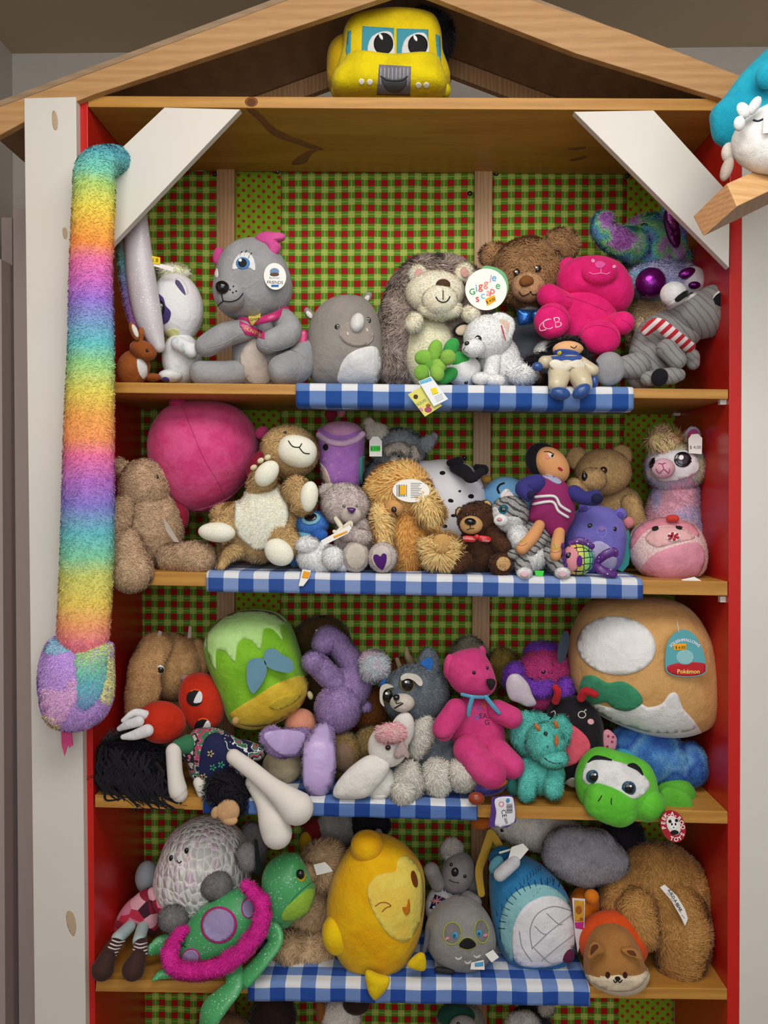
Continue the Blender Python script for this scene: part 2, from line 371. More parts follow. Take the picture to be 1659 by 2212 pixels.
def prism(name, pts, Y0, Y1, m, parent=None, px=True, bev=0):
    """flat board: outline in photo pixels on plane Y0, extruded back to Y1"""
    a = np.array([P(x, y, Y0) for x, y in pts]) if px else np.array([(x, Y0, z) for x, z in pts]); b = a.copy(); b[:, 1] = Y1; n = len(a)
    ar = sum(a[i][0]*a[(i+1) % n][2]-a[(i+1) % n][0]*a[i][2] for i in range(n))
    if ar < 0: a = a[::-1]; b = b[::-1]
    fs = [tuple(range(n)), tuple(range(2*n-1, n-1, -1))]+[((i+1) % n, i, i+n, (i+1) % n+n) for i in range(n)]
    o = mk(name, np.concatenate([a, b]), fs, m, parent, smooth=False)
    if bev: q = o.modifiers.new('bevel', 'BEVEL'); q.width = bev; q.segments = 2
    return o
def card(name, pts, m, Y=None, th=1.2, parent=None, smooth=False, dy=-6, on=None, tilt=None):
    """stiff paper tag: outline in photo pixels, lies just in front of the toy; tilt = depth change (px) across its height"""
    q = spline(pts, 28) if smooth else np.array(pts, float); c = q.mean(0)
    if Y is None:
        ys = [h[0].y for h in (cast(p[0], p[1], on) for p in [c]+list(c+(q-c)*.9)) if h]; Y = min(ys)+dy*.001 if ys else CUR['Y']
    Ys = Y+(0 if tilt is None else ((q[:, 1]-c[1])*tilt[1]+(q[:, 0]-c[0])*tilt[0])*.001)
    a = P(q[:, 0], q[:, 1], Ys+np.zeros(len(q))); b = a+np.array([0, th*.001, 0]); n = len(a)
    ar = sum(a[i][0]*a[(i+1) % n][2]-a[(i+1) % n][0]*a[i][2] for i in range(n))
    if ar < 0: a = a[::-1]; b = b[::-1]
    fs = [tuple(range(n)), tuple(range(2*n-1, n-1, -1))]+[((i+1) % n, i, i+n, (i+1) % n+n) for i in range(n)]
    return mk(name, np.concatenate([a, b]), fs, m, parent, smooth=False)
FONT = {}
def text(s, x, y, size, m, rot=0, on=None, name='lettering', parent=None, h=.6, arc=None, bold=0., spacing=1.):
    """letters laid on the surface under photo point x, y; size = letter height in pixels; arc = radius px"""
    cu = bpy.data.curves.new('t', 'FONT'); cu.body = s; cu.align_x = 'CENTER'; cu.size = 1; cu.resolution_u = 3; cu.offset = bold; cu.space_character = spacing
    to = bpy.data.objects.new('t', cu); COL.objects.link(to); bpy.context.view_layer.update()
    me = bpy.data.meshes.new_from_object(to.evaluated_get(bpy.context.evaluated_depsgraph_get())); bpy.data.objects.remove(to); bpy.data.curves.remove(cu)
    v = np.array([p.co[:2] for p in me.vertices])/.7*size; f = [tuple(p.vertices) for p in me.polygons]; bpy.data.meshes.remove(me)
    if not len(v): return
    v[:, 1] -= size/2
    if arc: a = v[:, 0]/arc; rr = arc+v[:, 1]; v = np.stack([rr*np.sin(a), rr*np.cos(a)-arc], 1)
    c_, s_ = math.cos(math.radians(rot)), math.sin(math.radians(rot))
    X = x+v[:, 0]*c_+v[:, 1]*s_; Yp = y+v[:, 0]*s_-v[:, 1]*c_
    pos = []; par = None; last = None; bad = set()
    for i in range(len(X)):
        hh = cast(X[i], Yp[i], on)
        if hh: last = np.array(hh[0])+np.array(hh[1])*h*pxm(hh[0].y); par = par or par_of(hh[3])
        else: bad.add(i)
        pos.append(last if last is not None else np.zeros(3))
    f = [q for q in f if not any(i in bad for i in q)]
    if not f: print('TEXT MISSES', s); return
    return mk(name, pos, f, m, parent or par, smooth=False, reg=False)
def rot_pts(cx, cy, w, h, rot):
    c, s = math.cos(math.radians(rot)), math.sin(math.radians(rot))
    return [(cx+u*c-v*s, cy+u*s+v*c) for u, v in ((-w/2, -h/2), (w/2, -h/2), (w/2, h/2), (-w/2, h/2))]
def sheet(name, grid, m, th=.0015, parent=None, uv=None):
    """thin cloth from a grid of points"""
    g = np.array(grid); a, b = g.shape[:2]; vs = g.reshape(-1, 3)
    fs = [(i*b+j, i*b+j+1, (i+1)*b+j+1, (i+1)*b+j) for i in range(a-1) for j in range(b-1)]
    o = mk(name, vs, fs, m, parent)
    if uv is not None:
        ul = o.data.uv_layers.new(name='uv'); U = np.array(uv).reshape(-1, 2)
        for lp in o.data.loops: ul.data[lp.index].uv = U[lp.vertex_index]
    so = o.modifiers.new('solid', 'SOLIDIFY'); so.thickness = th; so.offset = 0
    return o
def zone(o, pts, m):
    """second fabric colour sewn into the shape: faces inside an outline"""
    o.data.materials.append(m); k = len(o.data.materials)-1; q = spline(pts, max(30, len(pts)*4)); org = np.array(CUR['root'].location)
    me = o.data; c = np.array([p.center[:] for p in me.polygons])+org-CAM; l = c @ MN; X = 829.5-FP*l[:, 0]/l[:, 2]; Yp = 1106+FP*l[:, 1]/l[:, 2]
    ins = np.zeros(len(X), bool); j = len(q)-1
    for i in range(len(q)):
        cnd = (q[i, 1] > Yp) != (q[j, 1] > Yp); xx = (q[j, 0]-q[i, 0])*(Yp-q[i, 1])/(q[j, 1]-q[i, 1]+1e-12)+q[i, 0]; ins ^= cnd & (X < xx); j = i
    for p, f in zip(me.polygons, ins):
        if f: p.material_index = k
def seam(pts, c, r=.7): line('seam', pts, r, V(c))
BLK = G('#0d0b0c'); STB = FB('#18120f'); WT = V('#e6e2dc')
# ---------------- room ----------------
def paint(name, c, rough=.7, bumps=.15):
    t = NT(name); v = t.coord(); col = t.mix(t.noise(v, 3, 4), srgb(c), tuple(x*.93 for x in srgb(c)[:3])+(1,)); t.bump(t.noise(v, 60, 4), bumps, .002); return t.fin(col, rough, 0, .4)
def wood(name, c1, c2, axis='X', knots=1., sc=1., rough=.45):
    t = NT(name); s = {'X': (1.2, 14, 14), 'Y': (14, 1.2, 14), 'Z': (14, 14, 1.2)}[axis]; v = t.coord(s)
    n = t.noise(v, 2.2*sc, 5, .6); w = t.n('ShaderNodeTexWave', {'Vector': v, 'Scale': 1.1*sc, 'Distortion': 6., 'Detail': 3., 'Detail Scale': 1.2}, bands_direction={'X': 'Z', 'Y': 'X', 'Z': 'X'}[axis]).outputs[1]
    col = t.mix(t.math('ADD', t.math('MULTIPLY', n, .55), t.math('MULTIPLY', w, .4)), srgb(c1), srgb(c2))
    col = t.mix(.2, col, t.ramp(t.noise(v, 14, 2), [(.35, (.5, .5, .5, 1)), (.55, (1, 1, 1, 1))]), 'MULTIPLY')
    t.bump(n, .08, .001); return t.fin(col, rough, 0, .4)
W_PINE = wood('pine_varnished', '#c79344', '#a26c26', 'X'); W_RAFT = wood('pine_pale', '#c59a68', '#a87a48', 'X'); W_STUD = wood('pine_stud', '#c79f74', '#9c7148', 'Z', sc=2.)
W_ROOF = wood('plywood_roof', '#a88c6e', '#8e7458', 'X'); W_BLOCK = wood('pine_block', '#dcb581', '#c08d56', 'X')
W_BLOCK_SHADE = wood('pine_block_shade', '#b08560', '#96683f', 'X', sc=2.)  # darker copy of the block pine, shade put into its colour
PWALL = paint('wall_paint', '#b4ada4'); PCEIL = paint('ceiling_paint', '#bda88c'); PRED = paint('red_paint', '#c31f1a', .3, .08); PDOOR = paint('door_paint', '#c0b0aa', .5)
CUR['root'] = None; CUR['parts'] = []
YW = .62; wl = P(28, 400, YW)[0]; zc = P(350, 113, YW)[2]
def struct(o): o['kind'] = 'structure'; return o
struct(box('wall_back', (wl-.1, YW, -1.6), (1.6, YW+.05, zc+.05), PWALL))
struct(box('wall_left', (wl-.06, -2.8, -1.6), (wl, YW, zc+.05), PWALL))
struct(box('ceiling', (wl-.1, -2.8, zc), (1.6, YW+.05, zc+.05), PCEIL))
struct(box('floor', (wl-.1, -2.8, -1.65), (1.6, YW+.05, -1.6), paint('floor_paint', '#8a7f74')))
# door frame boards beside the bookcase on the left, standing out from the back wall
def vboard(name, xa, ya0, xb, yb1, x2a, x2b, Y0, Y1, m, top, bot):
    return prism(name, [(xa, top), (x2a, top), (x2b, bot), (xb, bot)], Y0, Y1, m)
struct(prism('trim_1', [(-40, 560), (3, 560), (12, 2300), (-40, 2300)], .33, .62, PDOOR))
struct(prism('trim_2', [(3, 470), (26, 470), (40, 2300), (12, 2300)], .42, .62, paint('trim_dark', '#b4a29c', .5)))
struct(prism('trim_3', [(28, 450), (62, 450), (78, 2300), (42, 2300)], .38, .62, PDOOR))

# ---------------- bookcase ----------------
D = .334
CUR['root'] = None
bc = thing('bookcase', 'tall red and pine house-shaped bookcase with white corner braces and gabled top', 'bookcase', 880, 2212, .15)
# red uprights: inner front edges follow the photo, boards 24 mm thick
def upright(xi_t, xi_b, xo_t, xo_b, top=209, bot=2290):
    a = P(xi_t, top, 0); b = P(xi_b, bot, 0); c = P(xo_t, top, 0); d = P(xo_b, bot, 0)
    lst = [d, b, b+[0, D, 0], d+[0, D, 0], c, a, a+[0, D, 0], c+[0, D, 0]]
    if xo_t > xi_t: lst = [b, d, d+[0, D, 0], b+[0, D, 0], a, c, c+[0, D, 0], a+[0, D, 0]]
    return hexa('side_panel', lst, PRED, bev=.0012)
upright(189, 209, 165, 185, bot=2620); upright(1577, 1570, 1603, 1597, bot=2620)
WB = NT('white_paint_worn'); v_ = WB.coord(); f_ = WB.ramp(WB.noise(WB.coord((9, 9, 2.2)), 1.3, 4, .6), [(.70, (0, 0, 0, 1)), (.76, (1, 1, 1, 1))])
WBM = WB.fin(WB.mix(WB.math('MULTIPLY', f_, .5), WB.mix(WB.noise(v_, 4, 4), srgb('#dcd8d1'), srgb('#cfc9c0')), srgb('#a8927a')), .45, 0, .4)
fp = prism('front_board', [(52, 212), (164, 209), (186, 2300), (76, 2300)], -.021, .02, WBM, bev=.001); fp['label'] = 'white painted vertical board with worn patches'
prism('front_board', [(1604, 300), (1750, 300), (1750, 2300), (1597, 2300)], -.002, .02, WBM, bev=.001)
for pts in ([(113, 243), (119, 240), (125, 258), (124, 278), (118, 281), (113, 268)], [(135, 495), (142, 492), (146, 505), (143, 517), (137, 512)], [(146, 1968), (158, 1972), (165, 2000), (160, 2022), (149, 2010), (143, 1985)]):
    patch('worn_spot', pts, FL('#b59e84'), [fp], h=.2)
# top board and shelves
def shelf(name, l, r, lb, rb, Yf=0., Yb=D, m=W_PINE):
    a, b, c, d = P(*l, Yf), P(*r, Yf), P(*rb, Yf), P(*lb, Yf); o = np.array([0, Yb-Yf, 0])
    return hexa(name, [d, c, c+o, d+o, a, b, b+o, a+o], m, bev=.001)
tb = shelf('top_board', (190, 207), (1577, 213), (190, 231), (1577, 239), -.001)
patch('wood_knot', E(543, 220, 14, 11), FL('#7c4c1e'), [tb], h=.15); patch('wood_knot', E(543, 221, 9, 8), FL('#5c3414'), [tb], h=.3)
for q in ([(532, 236), (556, 238), (600, 280), (692, 318), (690, 324), (655, 316), (590, 292), (560, 262)], [(690, 320), (660, 328), (632, 348), (634, 356), (660, 352), (672, 335)], [(1228, 320), (1262, 317), (1262, 321), (1232, 324)], [(1232, 344), (1262, 336), (1266, 341), (1236, 348)]): patch('wood_knot', q, FB('#6e4418', '#8a5a20'), [tb], h=.15, step=5)
SH = {1: ((192, 825), (1573, 841), (192, 848), (1573, 862)), 2: ((199, 1233), (1572, 1256), (199, 1262), (1572, 1287)),
      3: ((205, 1717), (1572, 1753), (205, 1744), (1572, 1780)), 4: ((208, 2116), (1571, 2136), (206, 2142), (1571, 2160))}
for k, (l, r, lb, rb) in SH.items(): shelf('shelf', l, r, lb, rb, .001 if k != 3 else .0)
def sz(k, x, Y=0):   # height of the shelf top
    l, r = SH[k][:2]; a, b = P(*l, 0), P(*r, 0); X = P(x, l[1], 0)[0]; return a[2]+(b[2]-a[2])*(X-a[0])/(b[0]-a[0])
def floor_Y(k, x, y):
    """depth at which the sight line through x, y meets shelf top k"""
    d = dirs(x, y); t = (sz(k, x)-CAM[2])/d[2]; return CAM[1]+d[1]*t
# back studs
for (xa, xb, top, bot) in ((471, 508, 355, 2290), (1024, 1061, 355, 2290)):
    a, b = P(xa, 600, D)[0], P(xb, 600, D)[0]; zt = P(600, 230, 0)[2]-.0005; zb = -1.55
    box('back_stud', (a, D-.012, zb), (b, D+.02, zt), W_STUD)
prism('brace', [(355, 232), (519, 236), (190, 582), (190, 388)], -.022, -.003, WBM, bev=.001)
prism('brace', [(1240, 241), (1412, 238), (1577, 420), (1575, 578)], -.022, -.003, WBM, bev=.001)
for (x, y, Y) in ((1562, 868, .02), (1461, 893, .3), (1562, 1294, .02), (318, 875, .3)):
    q = P(x, y, Y); box('shelf_peg', (q[0]-.008, q[1]-.006, q[2]-.006), (q[0]+.008, q[1]+.006, q[2]+.006), FL('#d9d4cc'))
# gabled roof: front rafters, roof panels going back, rear rafters
apex_t, apex_b = (880, -96), (880, -20)
def rafter(name, pts, Y0, Y1, m): return prism(name, pts, Y0, Y1, m, bev=.0015)
rafter('rafter', [(-60, 252), (620, 0), (880, -96), (880, -22), (205, 203), (50, 264), (-60, 324)], -.018, .0, W_RAFT)
rafter('rafter', [(880, -96), (1149, 0), (1359, 70), (1620, 172), (1700, 215), (1700, 270), (1554, 211), (1244, 115), (929, -8), (880, -25)], -.018, .0, W_RAFT)
def roofp(l0, l1, th):
    a, b = P(*l0, 0), P(*l1, 0); o = np.array([0, D+.02, 0]); t = np.array([0, 0, th])
    return hexa('roof_panel', [a, b, b+o, a+o, a+t, b+t, b+o+t, a+o+t], W_ROOF)
roofp((-60, 252), (880, -96), .012); roofp((880, -96), (1700, 215), .012)
for pts in ([(-60, 254), (880, -94), (880, -50), (-60, 305)], [(880, -94), (1700, 217), (1700, 262), (880, -50)]):
    a = np.array([P(x, y, 0) for x, y in pts]); c = a.copy(); c[:, 1] = D+.0; a[:, 1] = D-.02
    hexa('rear_rafter', [a[3], a[2], c[2], c[3], a[0], a[1], c[1], c[0]], W_STUD)
# fabric backing
def plaid():
    t = NT('plaid_fabric'); v = t.coord(); sp = t.n('ShaderNodeSeparateXYZ', {0: v}); pu, pv = 28.55*pxm(D), 26.75*pxm(D)
    c0 = P(608, 362, D)-np.array(CUR['root'].location)
    w = t.math('MULTIPLY', t.math('SUBTRACT', t.noise(v, 6, 2), .5), .007)
    u = t.math('FRACT', t.math('DIVIDE', t.math('ADD', t.math('SUBTRACT', sp.outputs['X'], float(c0[0])), w), pu))
    q = t.math('FRACT', t.math('DIVIDE', t.math('ADD', t.math('SUBTRACT', sp.outputs['Z'], float(c0[2])), w), pv))
    a = t.math('GREATER_THAN', u, .5); b = t.math('GREATER_THAN', q, .5)
    yel, grn, red = srgb('#adb856'), srgb('#5f8820'), srgb('#a8101a')
    col = t.mix(t.math('MULTIPLY', a, b), t.mix(t.math('MAXIMUM', a, b), yel, grn), red)
    l1 = t.math('LESS_THAN', t.math('ABSOLUTE', t.math('SUBTRACT', u, .25)), .035); l2 = t.math('LESS_THAN', t.math('ABSOLUTE', t.math('SUBTRACT', q, .25)), .035)
    col = t.mix(t.math('MULTIPLY', t.math('MAXIMUM', l1, l2), .55), col, srgb('#a8d86a'))
    t.bump(t.noise(v, 9, 3), .5, .01); return t.fin(col, .8, .1, .2)
def dots():
    t = NT('dotted_fabric'); v = t.coord(); sp = t.n('ShaderNodeSeparateXYZ', {0: v}); pu, pv = 21.8*pxm(D), 21.8*pxm(D)
    u = t.math('DIVIDE', sp.outputs['X'], pu); q = t.math('ADD', t.math('DIVIDE', sp.outputs['Z'], pv), t.math('MULTIPLY', u, .06))
    def dd(o):
        a = t.math('SUBTRACT', t.math('FRACT', t.math('ADD', u, o)), .5); b = t.math('SUBTRACT', t.math('FRACT', t.math('ADD', q, o)), .5)
        return t.math('LESS_THAN', t.math('ADD', t.math('MULTIPLY', a, a), t.math('MULTIPLY', b, b)), .03)
    f = t.math('MAXIMUM', dd(0.), dd(.5)); col = t.mix(f, t.mix(t.noise(v, 8), srgb('#84a81e'), srgb('#6f9418')), srgb('#a02c1c'))
    t.bump(t.noise(v, 9, 3), .5, .01); return t.fin(col, .8, .1, .2)
ztop = P(600, 232, 0)[2]+.003; zbot = -1.55
def backing(label, spans, Y, pins):
    CUR['root'] = None; thing('fabric_backing', label, 'fabric', spans[0][1]+40, 1500, Y); pm, dm = plaid(), dots()
    for kind, xa, xb in spans:
        a, b = P(xa, 700, D)[0], P(xb, 700, D)[0]; n1, n2 = 22, 90
        g = [[(a+(b-a)*i/n1, Y+.0014*math.sin(i*1.1+j*.23)+.001*math.sin(j*.7), zbot+(ztop-zbot)*j/n2) for i in range(n1+1)] for j in range(n2+1)]
        sheet('plaid_panel' if kind == 'p' else 'dotted_panel', g, pm if kind == 'p' else dm, .001)
    for x, y in pins: bead('push_pin', x, y, 5.5, G('#1d1a1c'), top=True)
backing('green and red plaid cotton backing left of the first pine stud', [('p', 300, 474)], D+.004, [(464, 376)])
backing('wide red and green plaid backing with dotted strip between the two pine studs', [('d', 508, 606), ('p', 605, 1025)], D+.004, [(599, 371), (1015, 418), (1003, 989)])
backing('plaid backing with dotted strip at the right of the second pine stud', [('p', 1060, 1352), ('d', 1351, 1475)], D+.004, [(1072, 375), (1355, 380), (1056, 975), (1053, 1377)])
# gingham table cloths over the shelf fronts
def gingham(name, px, c1, c2):
    t = NT(name); tc = t.n('ShaderNodeTexCoord'); sp = t.n('ShaderNodeSeparateXYZ', {0: tc.outputs['UV']}); v = t.coord()
    s = px*pxm(0); w = t.math('MULTIPLY', t.noise(v, 7, 1), .006)
    u = t.math('GREATER_THAN', t.math('FRACT', t.math('DIVIDE', t.math('ADD', sp.outputs['X'], w), 2*s)), .5); q = t.math('GREATER_THAN', t.math('FRACT', t.math('DIVIDE', t.math('ADD', sp.outputs['Y'], w), 2*s)), .5)
    col = t.mix(t.math('MULTIPLY', u, q), t.mix(t.math('MAXIMUM', u, q), srgb('#dcdde0'), srgb(c1)), srgb(c2))
    thr = t.noise(t.coord((1, 1, 1)), 1100, 1); col = t.mix(.3, col, t.ramp(thr, [(.3, (.6, .6, .65, 1)), (.6, (1, 1, 1, 1))]), 'MULTIPLY')
    t.bump(t.noise(v, 18, 3), .35, .006); return t.fin(col, .8, .1, .2)
def tcloth(k, xl, xr, hang, label, px=33, u0=0., v0=0., back=.27, c1='#6c86b8', c2='#23498f', tuck=0.):
    CUR['root'] = None; thing('tablecloth', label, 'tablecloth', (xl+xr)/2, SH[k][0][1], .0)
    n = 80; s = pxm(0); rows = []; uvs = []
    prof = [(back, 0.0), (back*.66, 0), (back*.33, 0), (.006, 0), (-.003, -.003)]+[(-.005, -(.006+(hang*s-.006)*i/5)) for i in range(6)]
    if tuck: prof += [(.02, -hang*s-.004), (.08, -hang*s-.002)]
    xs = np.linspace(xl, xr, n)
    for (Y, dz) in prof:
        row = []; ur = []
        for i, x in enumerate(xs):
            z = sz(k, x)+.0028; X = P(x, SH[k][0][1], 0)[0]; wv = math.sin(i*.5)*.0012*(1 if dz < -.01 else .5)
            row.append((X, Y-(wv+.0012 if dz < -.01 else 0), z+dz+(wv if Y > .02 else 0)))
            ur.append((X+u0*s, (Y if dz >= -.001 else dz)+v0*s))
        rows.append(row); uvs.append(ur)
    sheet('cloth', rows, gingham('gingham', px, c1, c2), .0012, uv=uvs)
tcloth(1, 640, 1367, 47, 'blue and white gingham cloth hanging over the top toy shelf', 34, 8, 14, c1='#6280b4', c2='#1d4790', tuck=1)
tcloth(2, 447, 1387, 42, 'blue and white gingham cloth over the second toy shelf', 33, 3, 10, c1='#7c92c0', c2='#2c4f95', tuck=1)
tcloth(3, 440, 1031, 34, 'short blue gingham cloth on the third toy shelf', 33, 14, 2, c1='#5876ae', c2='#1a3f88')
tcloth(4, 537, 1273, 41, 'blue and white gingham cloth on the lowest fully seen shelf', 33, 0, 8, c1='#6f8ac0', c2='#20489a')
# neighbouring wooden display arm at the right
CUR['root'] = None
thing('wooden_display_shelf', 'raw pine beam jutting in at the upper right, holding the teal and white toy', 'shelf', 1640, 480, -.2)
a, b, c, d = P(1497, 468, -.26), P(1570, 396, -.30), P(1592, 446, -.34), P(1519, 511, -.30)
o = P(1790, 352, -.20)-c
q = hexa('beam', [a, b, c, d, a+o, b+o, c+o, d+o], [W_BLOCK, W_BLOCK_SHADE], bev=.002); q.data.polygons[0].material_index = 1; q.data.polygons[4].material_index = 1  # end face and underside get the darker pine as painted shade
# ================= toys: top of the bookcase and first shelf =================
def tag(name, pts, m, Y=None, on=None, smooth=False, dy=-6, tilt=None, label=None, string=None):
    o = card(name, pts, m, Y, on=on, smooth=smooth, dy=dy, tilt=tilt)
    if label: o['label'] = label
    if string: wire('tag_string', [P(*q) for q in string], .0006, FL('#e8e6e0'), CUR['root'])
    return o
YEL = V('#f0d00c'); PAPER = FL('#eeebe6')
# --- school bus
thing('school_bus_plush', 'yellow plush school bus with big eyes on top of the bookcase', 'stuffed toy', 845, 207, .1)
ell('bus_body', 800, 152, .15, 92, 60, 80, V('#e2b30e'), e=3.5, se=3)
ca = star('cab', [(746, 200), (743, 112), (748, 72), (775, 50), (850, 39), (925, 48), (948, 72), (954, 120), (956, 200)], .10, 66, V('#eec010'), c=(850, 115), se=4)
ho = star('hood', [(722, 196), (720, 172), (738, 150), (762, 128), (850, 137), (938, 133), (954, 156), (963, 182), (958, 200), (930, 207), (845, 209), (750, 207)], .055, 62, V('#e8c60c'), c=(845, 168), se=3.2)
for w in ([(783, 57), (851, 61), (850, 133), (781, 122)], [(857, 62), (925, 64), (925, 133), (857, 133)]): patch('window', w, FB('#3f8fa2'), [ca], smooth=False)
for x0, c in (([(752, 68), (759, 66), (757, 130), (752, 140), (747, 110)]), '#3f8fa2'), ([(940, 74), (950, 78), (953, 140), (945, 130)], '#3f8fa2'): patch('side_window', x0, FB(c), [ca], smooth=False)
for cx, cy in ((826, 98), (900, 101)):
    q = patch('eye', [(cx+22, cy-22), (cx+24, cy+30), (cx-22, cy+27), (cx-32, cy+12), (cx-24, cy-16), (cx, cy-29)], V('#e3e3e8'), [ca], h=2)
    if q: patch('pupil', E(cx+2.5, cy-3, 21, 23), FL('#08080a'), [q], h=2, parent=ca); patch('eye_glint', E(cx-3, cy-17, 3, 7, -30), FL('#f5f5f5'), [q], h=4.5, parent=ca)
gr = patch('grille', [(819, 140), (888, 144), (886, 206), (814, 204)], V('#77737a'), [ho], smooth=False, h=1.5)
for i in range(8): line('stitch', [(823+i*8.3, 146), (822+i*8.3, 185)], .7, FL('#c9c9d0'), [gr] if gr else None, parent=ho)
patch('mouth', [(824, 166), (850, 172), (879, 168), (874, 187), (862, 197), (846, 198), (832, 188)], FB('#4d4f52'), [gr], h=1.5, parent=ho)
line('mouth_line', [(822, 164), (835, 172), (855, 174), (870, 172), (881, 164)], 1.6, FL('#2c2c30'), [ho, gr], parent=ho)
for x, y in ((781, 176), (799, 177), (904, 184), (921, 184)): patch('headlight', E(x, y, 6), FL('#f2f0ea'), [ho], h=1.5)
for x in (728, 962): ell('wheel_arch', x, 196, .09, 12, 14, 20, YEL)
thing('dark_plush_ball', 'dark grey round plush behind the yellow school bus', 'stuffed toy', 925, 207, .25)
ell('body', 920, 84, .17, 60, 62, 48, F('#2c2c34', '#1e1e26'), fur='med'); ell('foot', 925, 175, .17, 44, 34, 40, F('#2c2c34', '#1e1e26'), fur='med')

# --- rainbow snake
ys = [(330, '#5fb4c4'), (380, '#7ed0b8'), (410, '#b4d878'), (460, '#f0dc58'), (495, '#f8c050'), (535, '#fba04e'), (570, '#f07cb0'), (610, '#d874c8'), (650, '#a078d8'), (700, '#84a8d8'), (745, '#6cc8cc'), (790, '#a4dc90'), (850, '#ecdc64'), (900, '#f8b45c'), (950, '#fca468'), (985, '#f47cac'), (1040, '#c078d0'), (1090, '#9084d8'), (1150, '#70c8d0'), (1200, '#8cd8b0'), (1240, '#d8dc78'), (1300, '#f4d868'), (1345, '#fcb078'), (1385, '#f88898')]
r_ = thing('rainbow_snake_plush', 'long rainbow striped fuzzy snake hanging over the left white brace', 'stuffed toy', 190, 900, -.07)
zz = [(P(190, y, -.07)[2]-r_.location[2], c) for y, c in ys]; lo, hi = zz[-1][0], zz[0][0]
SN = bands('rainbow_fur', [((z-lo)/(hi-lo), c) for z, c in reversed(zz)], lo=lo, hi=hi, wob=.006)
tube('body', [(262, 352, .03, 38), (240, 347, -.02, 42), (207, 362, -.078, 44), (203, 440, -.08, 46), (196, 600, -.07, 47), (197, 740, -.07, 50), (193, 900, -.07, 54), (191, 1050, -.07, 57), (188, 1200, -.07, 58), (180, 1370, -.07, 58)], SN, flat=.75, fur='sherpa', n=70, fk=.9)
hd = star('head', [(122, 1375), (185, 1392), (238, 1385), (244, 1440), (243, 1510), (215, 1560), (160, 1580), (110, 1565), (90, 1520), (86, 1450), (98, 1400)], -.07, 58, F('#a884d4', '#b08cd0'), fur='sherpa')
patch('head_panel', [(170, 1395), (228, 1394), (228, 1430), (222, 1480), (200, 1520), (172, 1530), (168, 1470)], bands('teal_fur', [(0, '#84a4d4'), (.4, '#70c4cc'), (.7, '#90dcb4'), (1, '#d4e088')], lo=P(190, 1530, -.1)[2]-r_.location[2], hi=P(190, 1395, -.1)[2]-r_.location[2]), [hd], fur='sherpa', h=2)
patch('cheek', [(232, 1388), (243, 1420), (243, 1500), (226, 1520), (218, 1500), (228, 1460), (230, 1420)], F('#f0dc84', '#f0c890'), [hd], fur='sherpa', h=2)
patch('cheek', [(98, 1490), (140, 1495), (160, 1465), (166, 1500), (150, 1530), (135, 1560), (112, 1555), (94, 1525)], F('#ec94c8', '#e8a0c0'), [hd], fur='sherpa', h=2)
patch('cheek', [(92, 1545), (118, 1550), (130, 1572), (112, 1578), (96, 1562)], F('#f8b890'), [hd], fur='sherpa', h=2)
patch('forehead', [(102, 1382), (160, 1392), (165, 1402), (140, 1408), (100, 1410)], F('#88b4dc'), [hd], fur='sherpa', h=2)
card('tongue', [(131, 1570), (153, 1570), (157, 1610), (150, 1616), (146, 1609), (139, 1633), (133, 1610)], FB('#c8487c'), Y=-.07, th=3)
tl = tube('tail', [(290, 440, .06, 24), (295, 500, .06, 27), (305, 600, .06, 31), (322, 690, .06, 29), (343, 748, .06, 14)], GL('#b8aeb4', '#c8c4c8'), flat=.8, n=30); tl['label'] = 'silver sequin underside of the tail'
zb = [(P(190, y, .05)[2]-r_.location[2], c) for y, c in ((480, '#b09870'), (560, '#78c0bc'), (620, '#9488c8'), (700, '#b070b8'), (760, '#e0a0a8'))]
tube('tail_back', [(268, 480, .085, 15), (272, 560, .085, 17), (284, 640, .085, 18), (302, 705, .085, 18), (330, 758, .08, 8)], bands('tail_fur', [((z-zb[-1][0])/(zb[0][0]-zb[-1][0]), c) for z, c in reversed(zb)], lo=zb[-1][0], hi=zb[0][0]), fur='sherpa')

# --- little brown kangaroo
BRN = V('#9a5524', '#86461c')
thing('kangaroo_plush', 'small brown plush kangaroo with white ear crouching at the shelf\'s left end', 'stuffed toy', 300, 822, .09)
ell('body', 288, 795, .06, 34, 40, 34, BRN, rot=20, lump=2); h_ = ell('head', 309, 757, .04, 30, 21, 24, BRN, rot=25)
bead('muzzle', 338, 783, 12, V('#e8e4dc'), top=True, dep=1.2, sink=.6); bead('nose', 345, 788, 4, BLK)
patch('chest_patch', [(297, 775), (315, 785), (318, 810), (308, 818), (298, 800)], V('#e8e4dc'))
e_ = ell('ear', 290, 716, .02, 9, 22, 5, BRN, rot=-22); patch('inner_ear', E(292, 715, 5, 15, -22), V('#ead8cc'), [e_]); ell('ear', 304, 724, .03, 7, 18, 5, BRN, rot=8); bead('eye', 318, 757, 3.5, BLK); ell('paw', 330, 815, .07, 18, 9, 14, BRN)

